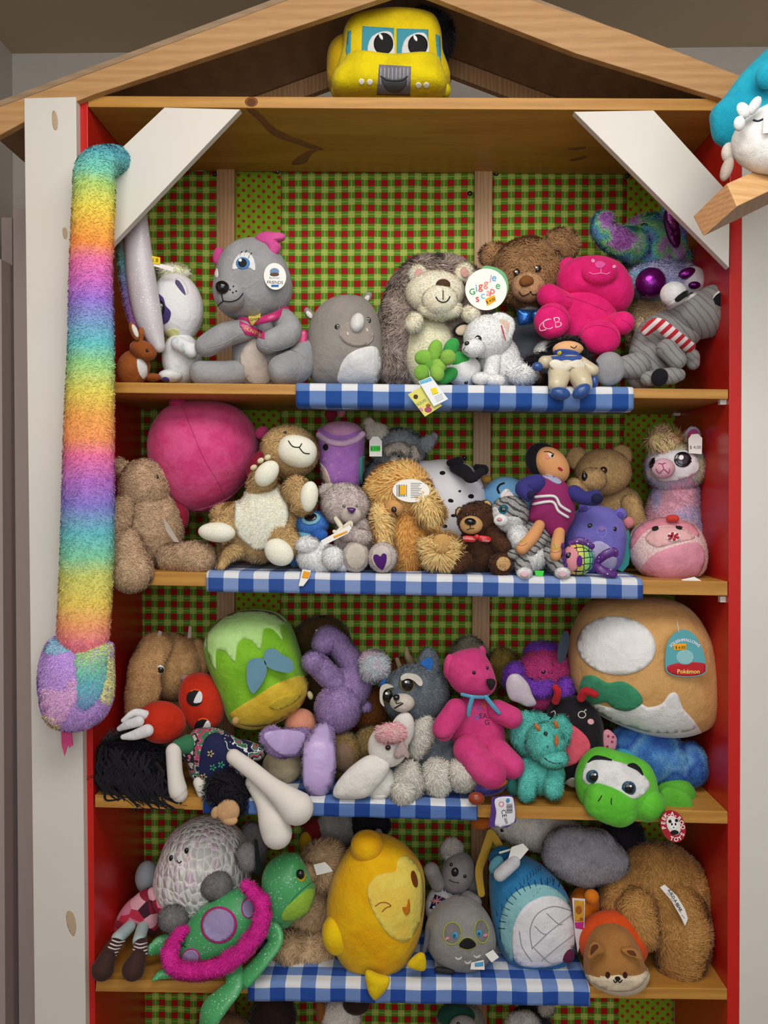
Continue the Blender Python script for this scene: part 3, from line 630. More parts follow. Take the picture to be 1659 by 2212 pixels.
# --- white big-eyed plush facing left
WH = tiedye('white_pastel_fur', ['#e8e4ec', '#ece8f0', '#e8e2ec', '#efe6b0', '#e6e0ea'], 12)
WW = V('#e6e2e8')
thing('big_eyed_plush', 'white plush animal with violet eye rings facing left, beside the grey bear', 'stuffed toy', 390, 822, .12)
h_ = ell('head', 383, 664, .13, 55, 74, 52, V('#e7e3ea', '#ddd7e2'), rot=-8, se=2.2); ell('body', 393, 775, .13, 42, 56, 40, WW, se=2.4)
patch('eye_ring', [(334, 634), (352, 642), (358, 660), (369, 674), (364, 694), (348, 699), (336, 680)], V('#4a3a70', '#3c2c60'), [h_], h=2); bead('eye', 346, 665, 11, BLK, ry=17)
tube('arm', [(385, 742, .08, 16), (412, 757, .07, 17)], tiedye('arm_spots', ['#e8e6ea', '#e8e6ea', '#9cc8c4'], 40)); ell('leg', 368, 812, .09, 26, 14, 24, WW); patch('hoof', E(357, 822, 9, 8), V('#5a4a98'))
e_ = ell('ear', 392, 622, .09, 12, 25, 7, WW, rot=-25); patch('inner_ear', E(390, 624, 7, 21, -25), V('#5c5278'), [e_])
ell('hair_tuft', 375, 590, .13, 36, 17, 26, F('#d8d09c', '#e0c8c4'), fur='med'); patch('cheek_spot', E(368, 722, 20, 11, -20), V('#e6dc94'), [h_], h=.6)
tag('tag', [(324, 572), (331, 566), (376, 577), (373, 587)], PAPER, Y=.06, label='white folded tag above the head'); tag('price_sticker', [(326, 552), (346, 556), (346, 571), (326, 569)], FL('#e8c81c'), Y=.058)
text('1.8', 335, 562, 8, FL('#4a3a10'))

# --- big grey bear
GR = V('#97979a', '#8b8b8e')
thing('grey_bear_plush', 'large grey velour bear with pink ears and scarf and round white tag', 'stuffed toy', 560, 825, .12)
ell('torso', 570, 760, .14, 68, 88, 52, GR, se=2.3)
hd = star('head', [(462, 640), (464, 600), (478, 556), (505, 527), (545, 516), (580, 524), (608, 552), (626, 590), (631, 630), (618, 664), (590, 682), (545, 690), (505, 688), (478, 672)], .10, 72, GR, c=(545, 605), se=2.1)
ell('muzzle', 497, 640, .045, 34, 33, 40, GR, se=2.2)
e_ = ell('ear', 473, 556, .11, 13, 22, 12, V('#c8498c')); star('ear', [(552, 512), (572, 501), (612, 505), (615, 517), (600, 524), (608, 535), (588, 560), (576, 535), (556, 525)], .07, 16, V('#cc5494', '#c04888'), c=(585, 522))
patch('eye', [(502, 582), (508, 560), (522, 547), (540, 548), (550, 566), (551, 585), (538, 579), (515, 580)], V('#e9e6e4'), [hd], h=1.5)
patch('iris', E(525, 569, 15, 13), FB('#4a7ab0'), h=1, parent=hd); patch('pupil', E(524, 568, 9, 9), FL('#101418'), h=1.2, parent=hd); patch('eye_glint', E(519, 562, 3.4), FL('#f6f6f6'), h=1, step=1.2, parent=hd)
for a in ([(519, 556), (523, 543)], [(528, 555), (533, 541)], [(536, 560), (544, 546)]): line('eyelash', [a[0], ((a[0][0]+a[1][0])/2-1, (a[0][1]+a[1][1])/2), a[1]], 1.1, STB, [hd])
patch('eye', [(464, 590), (469, 580), (471, 594), (467, 600)], FL('#e6e4e2'), [hd])
bead('nose', 480, 621, 15.5, BLK, ry=14.5, dep=.9); line('mouth', [(479, 636), (481, 645), (484, 650), (500, 651), (515, 645), (525, 633)], 1.3, STB); line('mouth', [(483, 650), (475, 656), (469, 663)], 1.3, STB)
for x, y in ((497, 626), (504, 619), (503, 632), (510, 629)): patch('whisker_dot', E(x, y, 1.7, n=8), STB, step=1)
patch('belly', [(530, 745), (548, 727), (565, 750), (580, 790), (583, 826), (537, 826), (521, 790), (520, 765)], V('#c9bdb4'), h=1)
tube('arm', [(535, 712, .08, 22), (490, 722, .07, 26), (445, 748, .06, 24)], GR, lump=2); tube('arm', [(612, 692, .09, 25), (625, 718, .07, 27), (578, 742, .05, 25)], GR, lump=2)
tube('leg', [(515, 805, .12, 26), (470, 808, .09, 29), (436, 806, .07, 27)], GR, lump=2); tube('leg', [(655, 760, .1, 28), (640, 790, .09, 38), (612, 800, .06, 34)], GR, lump=2)
for q_ in ([(575, 545), (598, 600), (606, 650), (596, 684)], [(497, 608), (530, 622), (560, 606), (572, 618), (566, 660), (548, 688)], [(445, 752), (480, 742), (515, 724)], [(560, 748), (600, 757), (640, 742)], [(618, 768), (640, 782), (648, 805), (640, 824)], [(440, 782), (456, 788), (464, 806), (458, 826)]): seam(q_, '#a9a9ac', .6)
PK = ST('#c22c72', '#b02462')
tube('scarf', [(520, 692, .075, 8), (550, 694, .06, 8), (590, 684, .055, 9), (618, 668, .09, 8)], PK, flat=.6)
patch('sash', [(518, 694), (572, 718), (572, 733), (530, 722), (518, 704)], PK, h=2, smooth=False); text('HUNTER', 546, 716, 7, FL('#e8d070'), rot=24)
star('scarf_tail', [(640, 720), (655, 712), (664, 722), (660, 748), (645, 746), (632, 742)], .085, 6, ST('#c8286e'), c=(648, 732))
patch('heart_badge', [(537, 686), (548, 683), (563, 676), (563, 686), (546, 703)], FL('#c8b45c'), h=5, smooth=False); text('Grace', 550, 689, 6, STB, rot=-12)
tg = tag('hang_tag', E(594, 597, 24, 29, -8, 28), PAPER, dy=-4); text('FRIENDS', 594, 610, 6.5, FL('#3a3020'), rot=2, on=[tg]); text('Barkman', 593, 600, 4.5, FL('#8090a8'), on=[tg])
patch('tag_picture', E(593, 587, 10, 8), FL('#6e8cae'), [tg], h=.3); patch('tag_picture', E(593, 593, 10, 4), FL('#5c4630'), [tg], h=.5); patch('tag_stripe', [(586, 615), (602, 615), (602, 620), (586, 620)], FL('#3468a8'), [tg], h=.4, smooth=False)

# --- rhino
RH = V('#8b857e', '#837d77')
thing('rhino_plush', 'grey egg-shaped rhinoceros plush with white horn and belly', 'stuffed toy', 742, 828, .11)
bd = star('body', [(668, 800), (664, 730), (676, 685), (705, 652), (745, 639), (790, 648), (818, 690), (826, 760), (822, 810), (800, 832), (690, 832)], .12, 62, RH, c=(745, 745), se=2.3)
patch('belly', [(733, 830), (734, 795), (750, 768), (780, 752), (812, 750), (822, 780), (822, 815), (800, 830)], V('#dcdad8'), [bd], h=1.2)
sn = patch('snout', E(770, 722, 36, 26, 8), V('#968c84', '#8c827a'), [bd], h=4)
line('seam', E(770, 722, 36, 26, 8), .8, V('#b5aca4'), [bd, sn], closed=True, n=40); bead('horn', 772, 697, 15, V('#dedad6'), ry=21, dep=1.1, top=True, rot=14)
for x, y in ((729, 707), (795, 692)): bead('eye', x, y, 6.5, BLK, ry=7, dep=.3, on=[bd])
for x, y in ((751, 721), (793, 713)): patch('nostril', E(x, y, 2, 4, -15, 10), V('#c8c2bc'), step=1.3, h=1.5)
for x, y, r in ((668, 678, -35), (792, 644, 35)):
    e_ = ell('ear', x, y, .12, 9, 16, 8, RH, rot=r); patch('inner_ear', E(x, y+2, 5, 9, r), V('#dcd8d2'), [e_])

# --- hedgehog with the big round tag
HG = F('#a09086', '#6c5e56')
thing('hedgehog_plush', 'shaggy grey-brown hedgehog with cream face and round white store tag', 'stuffed toy', 930, 828, .14)
bd = star('spiny_coat', [(828, 820), (814, 760), (822, 690), (842, 625), (870, 580), (905, 562), (960, 560), (1010, 575), (1050, 620), (1060, 700), (1040, 780), (1000, 825), (920, 832)], .16, 70, HG, c=(925, 700), fur='shag', fk=.75)
be = ell('belly', 930, 760, .105, 54, 85, 45, F('#d9cdb0', '#cfc1a2'), fur='fuzz'); CR = F('#dbcfb8', '#cabda4')
fc = ell('face', 940, 632, .075, 64, 46, 44, CR, fur='fuzz', rot=-2); ell('muzzle', 950, 648, .035, 38, 32, 24, CR, fur='fuzz'); ell('chin', 952, 668, .05, 48, 24, 26, CR, fur='short')
bead('nose', 957, 615, 16, V('#4a3222'), ry=12, top=True); line('mouth', [(957, 627), (957, 648)], 1.2, STB); line('mouth', [(941, 641), (948, 650), (957, 653), (966, 650), (972, 640)], 1.4, STB)
for x, y, r in ((904, 592, 20), (1003, 588, -15)):
    e_ = ell('ear', x, y, .08, 20, 20, 10, CR, fur='short'); patch('inner_ear', E(x, y+1, 7, 10, r), V('#cf9c94'), [e_], h=6)
ell('paw', 895, 697, .045, 20, 22, 18, CR, fur='short', rot=20); ell('paw', 1018, 678, .045, 20, 18, 18, CR, fur='short')
t2 = tag('hang_tag', [(1040, 582), (1060, 575), (1090, 590), (1098, 625), (1080, 655), (1050, 640)], FL('#6cae7c'), Y=.032, smooth=True); t1 = tag('hang_tag', E(1050, 625, 45, 45, 0, 40), PAPER, Y=.028)
for ch, x, y, r, c in (('G', 1020, 630, -12, '#2f9a58'), ('i', 1029, 622, -5, '#60a8d8'), ('g', 1038, 617, 0, '#e05848'), ('g', 1050, 611, 5, '#e88878'), ('l', 1060, 602, 10, '#d8a0b8'), ('e', 1068, 599, 14, '#58b0d8'), ('s', 1031, 644, -6, '#d84848'), ('c', 1043, 637, 0, '#70c0d8'), ('a', 1055, 631, 4, '#e89898'), ('p', 1064, 627, 8, '#e86858'), ('e', 1076, 616, 12, '#58b078')): text(ch, x, y, 16 if ch != 'G' else 13, FL(c), rot=r, on=[t1], bold=.012)
pt = patch('price_sticker', [(1048, 646), (1068, 637), (1071, 650), (1052, 661)], FL('#f0a818'), [t1], h=.5, smooth=False, parent=t1); text('$ 4.00', 1060, 649, 6, STB, rot=-24)

# --- succulent plush in a white pot, with tags
thing('succulent_plush', 'green velour succulent plant in a white face pot, lying at the cloth edge', 'stuffed toy', 960, 828, .03)
ell('pot', 1000, 800, .05, 36, 36, 34, V('#e9e9ec'), rot=30, e=2.6); bead('eye', 1007, 826, 4, BLK)
LG, LG2, LD = V('#7cae44', '#6ca038'), V('#86b24a'), V('#3c9a48', '#318a40')
for x, y, rx, ry, r, m, Y in ((975, 752, 17, 24, 25, LD, .03), (996, 782, 26, 20, 40, LD, .03), (965, 812, 26, 16, -30, LD, .02), (940, 758, 16, 25, 10, LG, .0), (915, 772, 20, 17, -10, LG, .0), (968, 772, 17, 17, 0, LG2, -.01), (912, 805, 17, 17, 0, LG, -.005), (944, 805, 16, 20, -20, LG2, -.012), (930, 790, 14, 14, 0, V('#5f9838'), .0), (948, 790, 17, 14, 30, LG2, -.005)): ell('leaf', x, y, Y, rx, ry, 12, m, rot=r, lump=1)
t1 = tag('hang_tag', [(881, 852), (912, 834), (955, 876), (918, 900)], FL('#d6cf6c'), Y=-.03); t2 = tag('hang_tag', [(904, 824), (931, 813), (968, 862), (937, 878)], FL('#e2e6ea'), Y=-.036, string=[(925, 795, -.01), (928, 805, -.03), (929, 818, -.036)])
patch('tag_stripe', [(906, 824), (930, 815), (934, 822), (909, 830)], FL('#6fb2d2'), [t2], h=.4, smooth=False); patch('price_sticker', [(930, 840), (942, 836), (947, 849), (935, 853)], FL('#f0d020'), [t2], h=.6, smooth=False)
for i in range(4): line('tag_print', [(938+i*1.5, 858+i*3.4), (955+i*1.2, 850+i*3.4)], .4, FL('#8a8a90'), [t2])
text('SQUIS', 910, 869, 6, FL('#4a8a5a'), rot=-30, on=[t1]); patch('tag_picture', E(898, 857, 5, 5), FL('#4a3020'), [t1], h=.4); patch('tag_picture', E(925, 885, 8, 6), FL('#a8486a'), [t1], h=.4); patch('tag_picture', E(909, 885, 5, 5), FL('#d88cae'), [t1], h=.4); patch('tag_picture', E(925, 876, 5, 4), FL('#9a5c2c'), [t1], h=.5)

# --- brown teddy
TB = F('#9a7450', '#7c5a3a')
thing('teddy_bear', 'brown shaggy teddy bear in grey shirt with shiny blue bow tie', 'stuffed toy', 1150, 835, .21)
bd = ell('shirt', 1140, 760, .2, 62, 78, 50, V('#50545c', '#484c54'), e=2.5); bd['label'] = 'dark grey shirt with white collar'
hd = ell('head', 1140, 592, .175, 76, 76, 58, TB, fur='med'); ell('muzzle', 1141, 620, .115, 36, 32, 30, F('#ad8763', '#9c7653'), fur='fuzz'); star('nose', [(1122, 605), (1135, 595), (1150, 600), (1152, 612), (1138, 619), (1126, 617)], .085, 10, V('#7a4c24'))
line('mouth', [(1121, 630), (1130, 639), (1144, 633), (1146, 629), (1150, 636), (1160, 634), (1167, 622)], 1.3, STB)
eye(1117, 590, 8.5, '#4a2c14', ry=10); eye(1161, 581, 8.5, '#4a2c14', ry=10)
e1 = ell('ear', 1066, 552, .19, 30, 26, 18, TB, fur='med', rot=-20); e2 = ell('ear', 1215, 528, .19, 36, 34, 20, TB, fur='med', rot=30)
patch('inner_ear', E(1212, 534, 19, 20), F('#8c6845'), [e2], fur='short', h=3)
tube('arm', [(1085, 700, .19, 20), (1065, 760, .17, 20)], TB, fur='med'); tube('arm', [(1140, 800, .13, 16), (1160, 810, .12, 14)], TB, fur='med')
for px in ([(1112, 672), (1140, 660), (1165, 664), (1160, 675), (1130, 678)],): patch('collar', px, FB('#b8bcc0'), [bd, hd], h=8)
star('bow_tie', [(1116, 676), (1120, 668), (1148, 672), (1152, 684), (1148, 698), (1128, 702), (1120, 700)], .1, 7, FO('#2458a0'), se=1.6); star('bow_tie', [(1148, 676), (1166, 666), (1180, 668), (1180, 694), (1166, 696), (1150, 690)], .1, 7, FO('#2458a0'), se=1.6)

# --- pink gummy bear
HP = V('#d61f70', '#c81864')
thing('pink_bear_plush', 'hot pink velour gummy bear with embroidered foot above the rag doll', 'stuffed toy', 1260, 800, .10)
bd = ell('body', 1268, 690, .12, 64, 74, 48, HP, rot=-8, e=2.3)
hd = star('head', [(1205, 620), (1206, 590), (1228, 565), (1262, 556), (1302, 557), (1340, 575), (1362, 610), (1366, 645), (1345, 675), (1310, 672), (1260, 650), (1222, 640)], .12, 52, HP, c=(1288, 612)); sn = ell('muzzle', 1296, 588, .066, 38, 27, 20, HP)
ell('ear', 1228, 578, .13, 20, 22, 14, HP); ell('ear', 1352, 612, .15, 14, 20, 12, HP)
patch('nose', [(1286, 568), (1298, 565), (1308, 572), (1298, 580), (1287, 577)], V('#e0549a'), h=2); line('mouth', [(1272, 588), (1282, 592), (1298, 590), (1310, 592), (1318, 588)], .9, FL('#f090b8')); line('mouth', [(1298, 580), (1298, 590)], .9, FL('#f090b8'))
for x, y in ((1281, 563), (1327, 576)): patch('eye', E(x, y, 4, 3.5), FL('#f09cc0'))
tube('arm', [(1218, 655, .1, 24), (1186, 640, .08, 26)], HP); tube('arm', [(1330, 700, .08, 24), (1345, 698, .06, 25)], HP)
f1 = ell('foot', 1192, 694, .06, 38, 38, 30, HP, rot=10, se=2.5); f2 = ell('foot', 1296, 730, .055, 43, 37, 30, HP, rot=15, se=2.5)
line('embroidery', [(1186, 690), (1175, 695), (1166, 705), (1168, 714), (1180, 712)], 1.2, FL('#f4b4cc'), [f1]); text('CB', 1192, 698, 24, FL('#f4c4d4'), rot=-12, on=[f1], bold=-.02)

for q_ in ([(1222, 640), (1262, 652), (1310, 672)], [(1165, 668), (1195, 662), (1224, 680), (1230, 705)], [(1262, 712), (1290, 703), (1325, 712), (1338, 735)], [(1342, 690), (1360, 700), (1366, 712)]): seam(q_, '#a81454', .6)

# --- white puppy
WP = F('#e9e7e6', '#dcdad9')
thing('white_puppy_plush', 'sitting white fluffy puppy with one dark-edged ear near the cloth middle', 'stuffed toy', 1080, 828, .05)
ell('body', 1080, 782, .07, 46, 58, 42, WP, rot=-12, fur='fuzz', lump=2); hd = ell('head', 1054, 728, .04, 52, 47, 42, WP, fur='fuzz', rot=-8); ell('snout', 1023, 752, .005, 25, 20, 22, WP, fur='fuzz')
e1 = ell('ear', 1000, 712, .06, 15, 24, 8, V('#1b1718'), rot=70); patch('inner_ear', E(1001, 713, 11, 17, 75), V('#c8b49c'), [e1]); e2 = star('ear', [(1063, 680), (1085, 676), (1108, 690), (1110, 715), (1096, 740), (1088, 715), (1072, 700)], .02, 10, WP, fur='fuzz', c=(1090, 702)); patch('inner_ear', [(1080, 690), (1098, 696), (1098, 715), (1090, 730), (1084, 708)], V('#d4b49c'), [e2])
eye(1033, 733, 8, ry=9); bead('nose', 1009, 742, 6, BLK, ry=5, top=True); line('mouth', [(1006, 748), (1002, 757), (1012, 764)], .8, FL('#5c4444'))
for x, y in ((1042, 818), (1068, 822)): ell('paw', x, y, .02, 24, 14, 20, WP, fur='fuzz')
tube('leg', [(1066, 770, .04, 18), (1060, 812, .03, 17)], WP, fur='fuzz'); ell('haunch', 1124, 806, .05, 36, 28, 30, WP, fur='med'); tube('tag_ribbon', [(1083, 703, .005, 1.2), (1088, 720, .0, 1.2), (1092, 735, .0, 1)], FL('#c83040'))

# --- rag doll (blue and cream)
thing('rag_doll', 'black-haired rag doll in cream and blue satin, legs over the cloth edge', 'doll', 1225, 835, .0)
SK = V('#d9a878'); CM = ST('#cfc4aa', '#bfb090'); BL = ST('#2c5396', '#20407e')
ell('hair', 1225, 755, .06, 40, 26, 26, F('#131216', '#0c0b10'), fur='shag', fk=.6); tube('hair_braid', [(1180, 770, .04, 9), (1155, 778, .03, 11), (1140, 778, .03, 8)], F('#131216'), fur='med'); tube('hair_braid', [(1260, 765, .03, 10), (1280, 790, .02, 9)], F('#131216'), fur='med')
hd = ell('head', 1227, 755, .03, 33, 18, 22, SK); line('eyelid', [(1232, 748), (1240, 752), (1246, 747)], .9, STB, [hd])
tube('arm', [(1200, 782, .02, 14), (1176, 782, .0, 13)], CM, lump=2); tube('arm', [(1255, 785, .01, 15), (1280, 800, .0, 13)], CM, lump=2); ell('hand', 1161, 792, -.005, 12, 10, 9, BL); ell('hand', 1284, 825, .0, 8, 14, 8, BL)
ell('torso', 1228, 792, .01, 38, 24, 24, CM, lump=3); patch('mask', [(1190, 764), (1208, 754), (1240, 757), (1258, 770), (1245, 780), (1225, 777), (1200, 781), (1192, 774)], FB('#2b4a8c', '#354f90'), h=2); star('frill', [(1186, 786), (1198, 776), (1222, 782), (1250, 777), (1262, 786), (1258, 800), (1240, 794), (1222, 803), (1200, 800)], -.018, 5, ST('#d8d0bc'), c=(1225, 789), lump=2); patch('flower', E(1209, 762, 4), FL('#d8c040'), h=3)
for x, x2, y in ((1208, 1208, 850), (1250, 1256, 845)):
    tube('leg', [(x, 805, .0, 24), (x-4 if x < 1220 else x+10, 830, -.02, 20)], CM, lump=3); ell('shoe', x2+(2 if x < 1220 else 0), y, -.035, 22, 14, 15, BL, rot=8 if x < 1220 else -35)

# --- tie-dye elephant at the back
TD = tiedye('tie_dye_fur', ['#6a5ca8', '#7482bc', '#5cacc8', '#7cc47c', '#b088c0', '#9c5ca8'], 16)
thing('elephant_plush', 'rainbow tie-dye furry elephant with shiny purple ears in the back corner', 'stuffed toy', 1400, 600, .23)
ell('head', 1405, 528, .22, 66, 62, 55, TD, fur='med', rot=20); tube('trunk', [(1370, 530, .18, 34), (1335, 522, .16, 30), (1305, 500, .15, 26), (1303, 480, .15, 22)], TD, fur='med'); e_ = ell('ear', 1455, 500, .18, 26, 62, 14, TD, rot=-12, fur='short'); ell('inner_ear', 1452, 492, .16, 15, 44, 8, FO('#5c1a58'), rot=-14, parent=e_); bead('eye', 1392, 487, 8, BLK, ry=5)
ell('body', 1440, 590, .25, 60, 60, 50, TD, fur='med')
# --- pastel furry toy with foil ball eyes
PB = tiedye('pastel_blue_fur', ['#a8a8d4', '#c0c0e0', '#94c4dc', '#c8b4d8'], 16, seed=2)
thing('foil_eyed_plush', 'pastel furry plush with shiny purple foil ball and tan body, under the elephant', 'stuffed toy', 1420, 800, .2)
ell('body', 1420, 720, .22, 62, 95, 45, F('#b09676', '#9c8262'), fur='med'); ell('head', 1440, 610, .2, 86, 46, 46, PB, fur='med', rot=6); ell('face', 1500, 606, .16, 24, 30, 20, V('#d8d4dc'))
ell('foil_ball', 1406, 611, .14, 32, 32, 26, FO('#7a1a80'), lump=1.5); ell('foil_ball', 1484, 591, .15, 20, 12, 12, FO('#7a1a80'), rot=-20); ell('foil_ball', 1500, 616, .14, 13, 8, 9, FO('#6a1a72'))
ell('foot', 1382, 706, .17, 14, 22, 20, F('#c0a888'), fur='short')

# --- grey corduroy toy with striped scarf
CO = stripes('corduroy_plush', '#8d8c8b', '#74716f', .013, (.75, 0, .66), .22, .012)
thing('corduroy_lemur_plush', 'grey ribbed plush animal with white snout, black ears and red striped scarf', 'stuffed toy', 1430, 835, .08)
bd = tube('body', [(1480, 700, .1, 46), (1430, 740, .1, 58), (1400, 790, .09, 50), (1385, 805, .08, 38)], CO, lump=3, flat=.8)
hd = tube('head', [(1452, 648, .075, 22), (1485, 670, .08, 44), (1520, 680, .09, 50), (1540, 650, .09, 34)], CO, lump=2); ell('snout', 1455, 635, .04, 28, 26, 24, V('#dedadb'))
patch('face_stripe', [(1470, 640), (1490, 627), (1514, 624), (1506, 634), (1480, 652), (1440, 672), (1436, 664)], V('#e6e2e0'), h=1); patch('eye_mask', [(1458, 645), (1476, 630), (1490, 626), (1497, 633), (1480, 641), (1464, 651)], V('#1c1a1e'), h=2.5); bead('nose', 1437, 610, 6, BLK, top=True)
e_ = star('ear', [(1526, 668), (1540, 640), (1556, 626), (1568, 630), (1566, 655), (1548, 676)], .06, 12, V('#e4e0de'), c=(1550, 652)); patch('inner_ear', [(1532, 670), (1543, 644), (1558, 632), (1566, 642), (1562, 660), (1546, 674)], V('#15131a'), [e_], h=2)
RS = stripes('scarf_stripes', '#c02832', '#e8dede', .017, (.72, 0, -.7), .5)
tube('scarf', [(1395, 715, .04, 11), (1420, 700, .02, 14), (1455, 725, .02, 15), (1488, 750, .04, 14)], RS, flat=.5)
tube('arm', [(1440, 755, .03, 22), (1462, 778, .02, 20)], CO, lump=2); tube('arm', [(1495, 770, .09, 16), (1497, 785, .08, 14)], CO); ell('foot', 1316, 797, .035, 33, 36, 16, V('#8f8f92'), lump=2)
tube('leg', [(1375, 790, .05, 30), (1340, 795, .05, 22)], CO, lump=2); tube('leg', [(1400, 818, .03, 16), (1450, 812, .02, 18), (1466, 810, .02, 14)], CO); ell('foot_sole', 1425, 815, .008, 18, 20, 10, V('#141218'), rot=30)

# --- white ball plush behind doll
thing('white_plush_ball', 'white fluffy plush just visible between grey shirt and pink bear foot', 'stuffed toy', 1172, 770, .14)
ell('body', 1180, 770, .1, 26, 34, 26, F('#d8d4d2'), fur='short')

# --- teal hatted toy at upper right
TL = V('#1b98b0', '#148aa4')
thing('hatted_plush', 'white sleeping plush in teal velour hood sitting on the pine beam', 'stuffed toy', 1640, 380, -.25)
star('hood', [(1540, 238), (1560, 215), (1590, 175), (1625, 135), (1670, 105), (1760, 110), (1790, 230), (1760, 330), (1650, 330), (1600, 340), (1575, 320), (1545, 300), (1538, 262)], -.24, 50, TL, c=(1650, 235), lump=3)
bd = star('face', [(1585, 300), (1592, 280), (1615, 255), (1650, 232), (1710, 215), (1780, 240), (1780, 360), (1700, 372), (1640, 368), (1600, 345), (1588, 322)], -.275, 52, V('#e2deda', '#d6d0cc'), c=(1690, 300))
ell('tassel', 1570, 365, -.27, 12, 27, 12, V('#a89a8e'), rot=18); ell('leg', 1575, 330, -.25, 16, 22, 14, V('#cfc6be'))
for x, y, rx, ry, r in ((1606, 238, 13, 18, -35), (1630, 228, 11, 22, 30), (1597, 267, 12, 16, 0)): ell('flower_petal', x, y, -.315, rx, ry, 9, V('#e6e2de'), rot=r)
ell('hood_curl', 1655, 165, -.3, 22, 26, 18, TL); line('closed_eye', [(1627, 260), (1638, 262), (1650, 257)], 2, FL('#2a2440'), [bd])
tag('hang_tag', [(1650, 245), (1680, 240), (1682, 285), (1648, 288)], PAPER, dy=-5)
# ================= second shelf =================
CB = F('#ae9274', '#947a60'); 
thing('curly_bear_plush', 'curly tan bear slumped at the left end of the second shelf, leg over the edge', 'stuffed toy', 330, 1240, .08)
ell('body', 330, 1140, .10, 66, 88, 60, CB, fur='sherpa', lump=3, rot=-10); ell('head', 312, 1050, .09, 56, 60, 50, CB, fur='sherpa', lump=3); ell('ear', 262, 1010, .09, 18, 22, 14, CB, fur='sherpa', rot=-30)
tube('arm', [(268, 1090, .05, 22), (258, 1120, .03, 26), (252, 1150, .03, 24)], CB, fur='sherpa'); tube('leg', [(270, 1180, .02, 40), (285, 1235, -.01, 46)], CB, fur='sherpa', flat=.9); tube('leg', [(370, 1205, .06, 32), (430, 1205, .04, 36)], CB, fur='sherpa'); bead('eye', 338, 1031, 5, BLK)
tag('hang_tag', [(352, 1118), (362, 1130), (388, 1172), (376, 1170), (360, 1148)], FL('#cfc8bc'), Y=.02, tilt=(1.5, 0))
DP, DR = V('#cf4f82', '#c23a70'), V('#7e1530', '#6d1028')
thing('pink_ball_plush', 'big pink velour ball plush with dark red felt feet, lying face down', 'stuffed toy', 440, 1110, .19)
bd = star('body', [(323, 960), (335, 915), (365, 880), (410, 866), (470, 866), (520, 885), (548, 920), (559, 965), (548, 1015), (520, 1055), (480, 1092), (440, 1108), (395, 1100), (355, 1060), (330, 1010)], .175, 118, DP, c=(440, 985))
ell('arm_nub', 385, 872, .13, 20, 15, 20, V('#b03060')); ell('arm_nub', 566, 935, .16, 16, 14, 14, V('#c04074'), rot=-30); ell('arm_nub', 326, 1005, .15, 10, 12, 14, V('#c04074'), rot=-30)
star('foot', [(345, 1100), (372, 1075), (406, 1100), (405, 1135), (390, 1145), (376, 1138), (368, 1128), (350, 1112)], .11, 20, DR); star('foot', [(533, 1030), (535, 1000), (558, 975), (580, 972), (586, 985), (560, 1005), (545, 1025)], .085, 12, DR)
patch('seam_panel', [(545, 1020), (530, 1055), (490, 1092), (445, 1109), (410, 1104), (450, 1094), (500, 1070), (535, 1035)], V('#cf5a88'), [bd], h=1); line('seam', [(392, 872), (415, 930), (440, 990), (470, 1040), (490, 1085)], .6, V('#a82c5c'), [bd])
ST_, SI = F('#b8996a', '#a08458'), F('#d8cebc', '#cec4b0')
thing('tan_lion_plush', 'tan furry plush with smiling cream muzzle and cream belly leaning on pink ball', 'stuffed toy', 560, 1225, .08)
be = star('body', [(515, 1085), (560, 1050), (600, 1050), (640, 1090), (650, 1140), (600, 1190), (560, 1215), (500, 1190), (480, 1150), (455, 1110), (480, 1090)], .09, 60, ST_, c=(565, 1130), fur='med'); patch('belly', [(514, 1090), (548, 1064), (595, 1060), (618, 1100), (610, 1140), (565, 1182), (530, 1165), (512, 1140)], SI, [be], h=11, fur='fuzz')
hd = ell('head', 625, 975, .1, 62, 54, 50, ST_, fur='med', rot=10, fk=.8); mz = ell('muzzle', 642, 975, .055, 43, 35, 30, SI, rot=15, e=2.3); line('mouth', [(623, 952), (632, 964), (646, 966), (652, 958)], 1.2, STB, [mz]); line('mouth', [(646, 966), (656, 978), (669, 980)], 1.2, STB, [mz])
for x, y in ((616, 935),): bead('eye', x, y, 4, BLK)
tube('arm', [(640, 1060, .05, 30), (655, 1085, .04, 28)], ST_, fur='med'); ell('paw', 668, 1073, .015, 20, 34, 18, SI, rot=8, lump=2)
tube('arm', [(560, 1050, .06, 26), (572, 1030, .04, 28)], ST_, fur='med'); ell('paw', 578, 1022, .015, 22, 32, 18, SI, rot=40, lump=2)
for x, y in ((548, 1010), (563, 995), (578, 988)): ell('claw', x, y, .02, 8, 6, 7, V('#d8cda8'), rot=-30)
tube('leg', [(510, 1130, .06, 30), (480, 1145, .04, 28)], ST_, fur='med'); ell('foot', 467, 1150, .01, 41, 22, 22, SI, lump=2, rot=5); tube('leg', [(600, 1150, .06, 34), (620, 1175, .04, 30)], ST_, fur='med'); ell('foot', 602, 1193, .01, 34, 27, 20, SI, rot=35, lump=2); tube('tail', [(520, 1185, .06, 16), (495, 1195, .04, 16), (478, 1222, .03, 8)], ST_, fur='med')
bead('yellow_button', 615, 1043, 17, G('#e4b818'), top=True, rot=20, dep=.5)
PL = V('#a672bc', '#9a64b2')
thing('purple_cup_plush', 'tall lilac bubble tea cup plush with domed lid and cherry', 'stuffed toy', 738, 1050, .18)
bd = star('cup', [(686, 940), (690, 925), (735, 918), (782, 930), (788, 970), (782, 1030), (768, 1062), (720, 1062), (696, 1040), (688, 990)], .17, 52, PL, c=(737, 990), se=2.6)
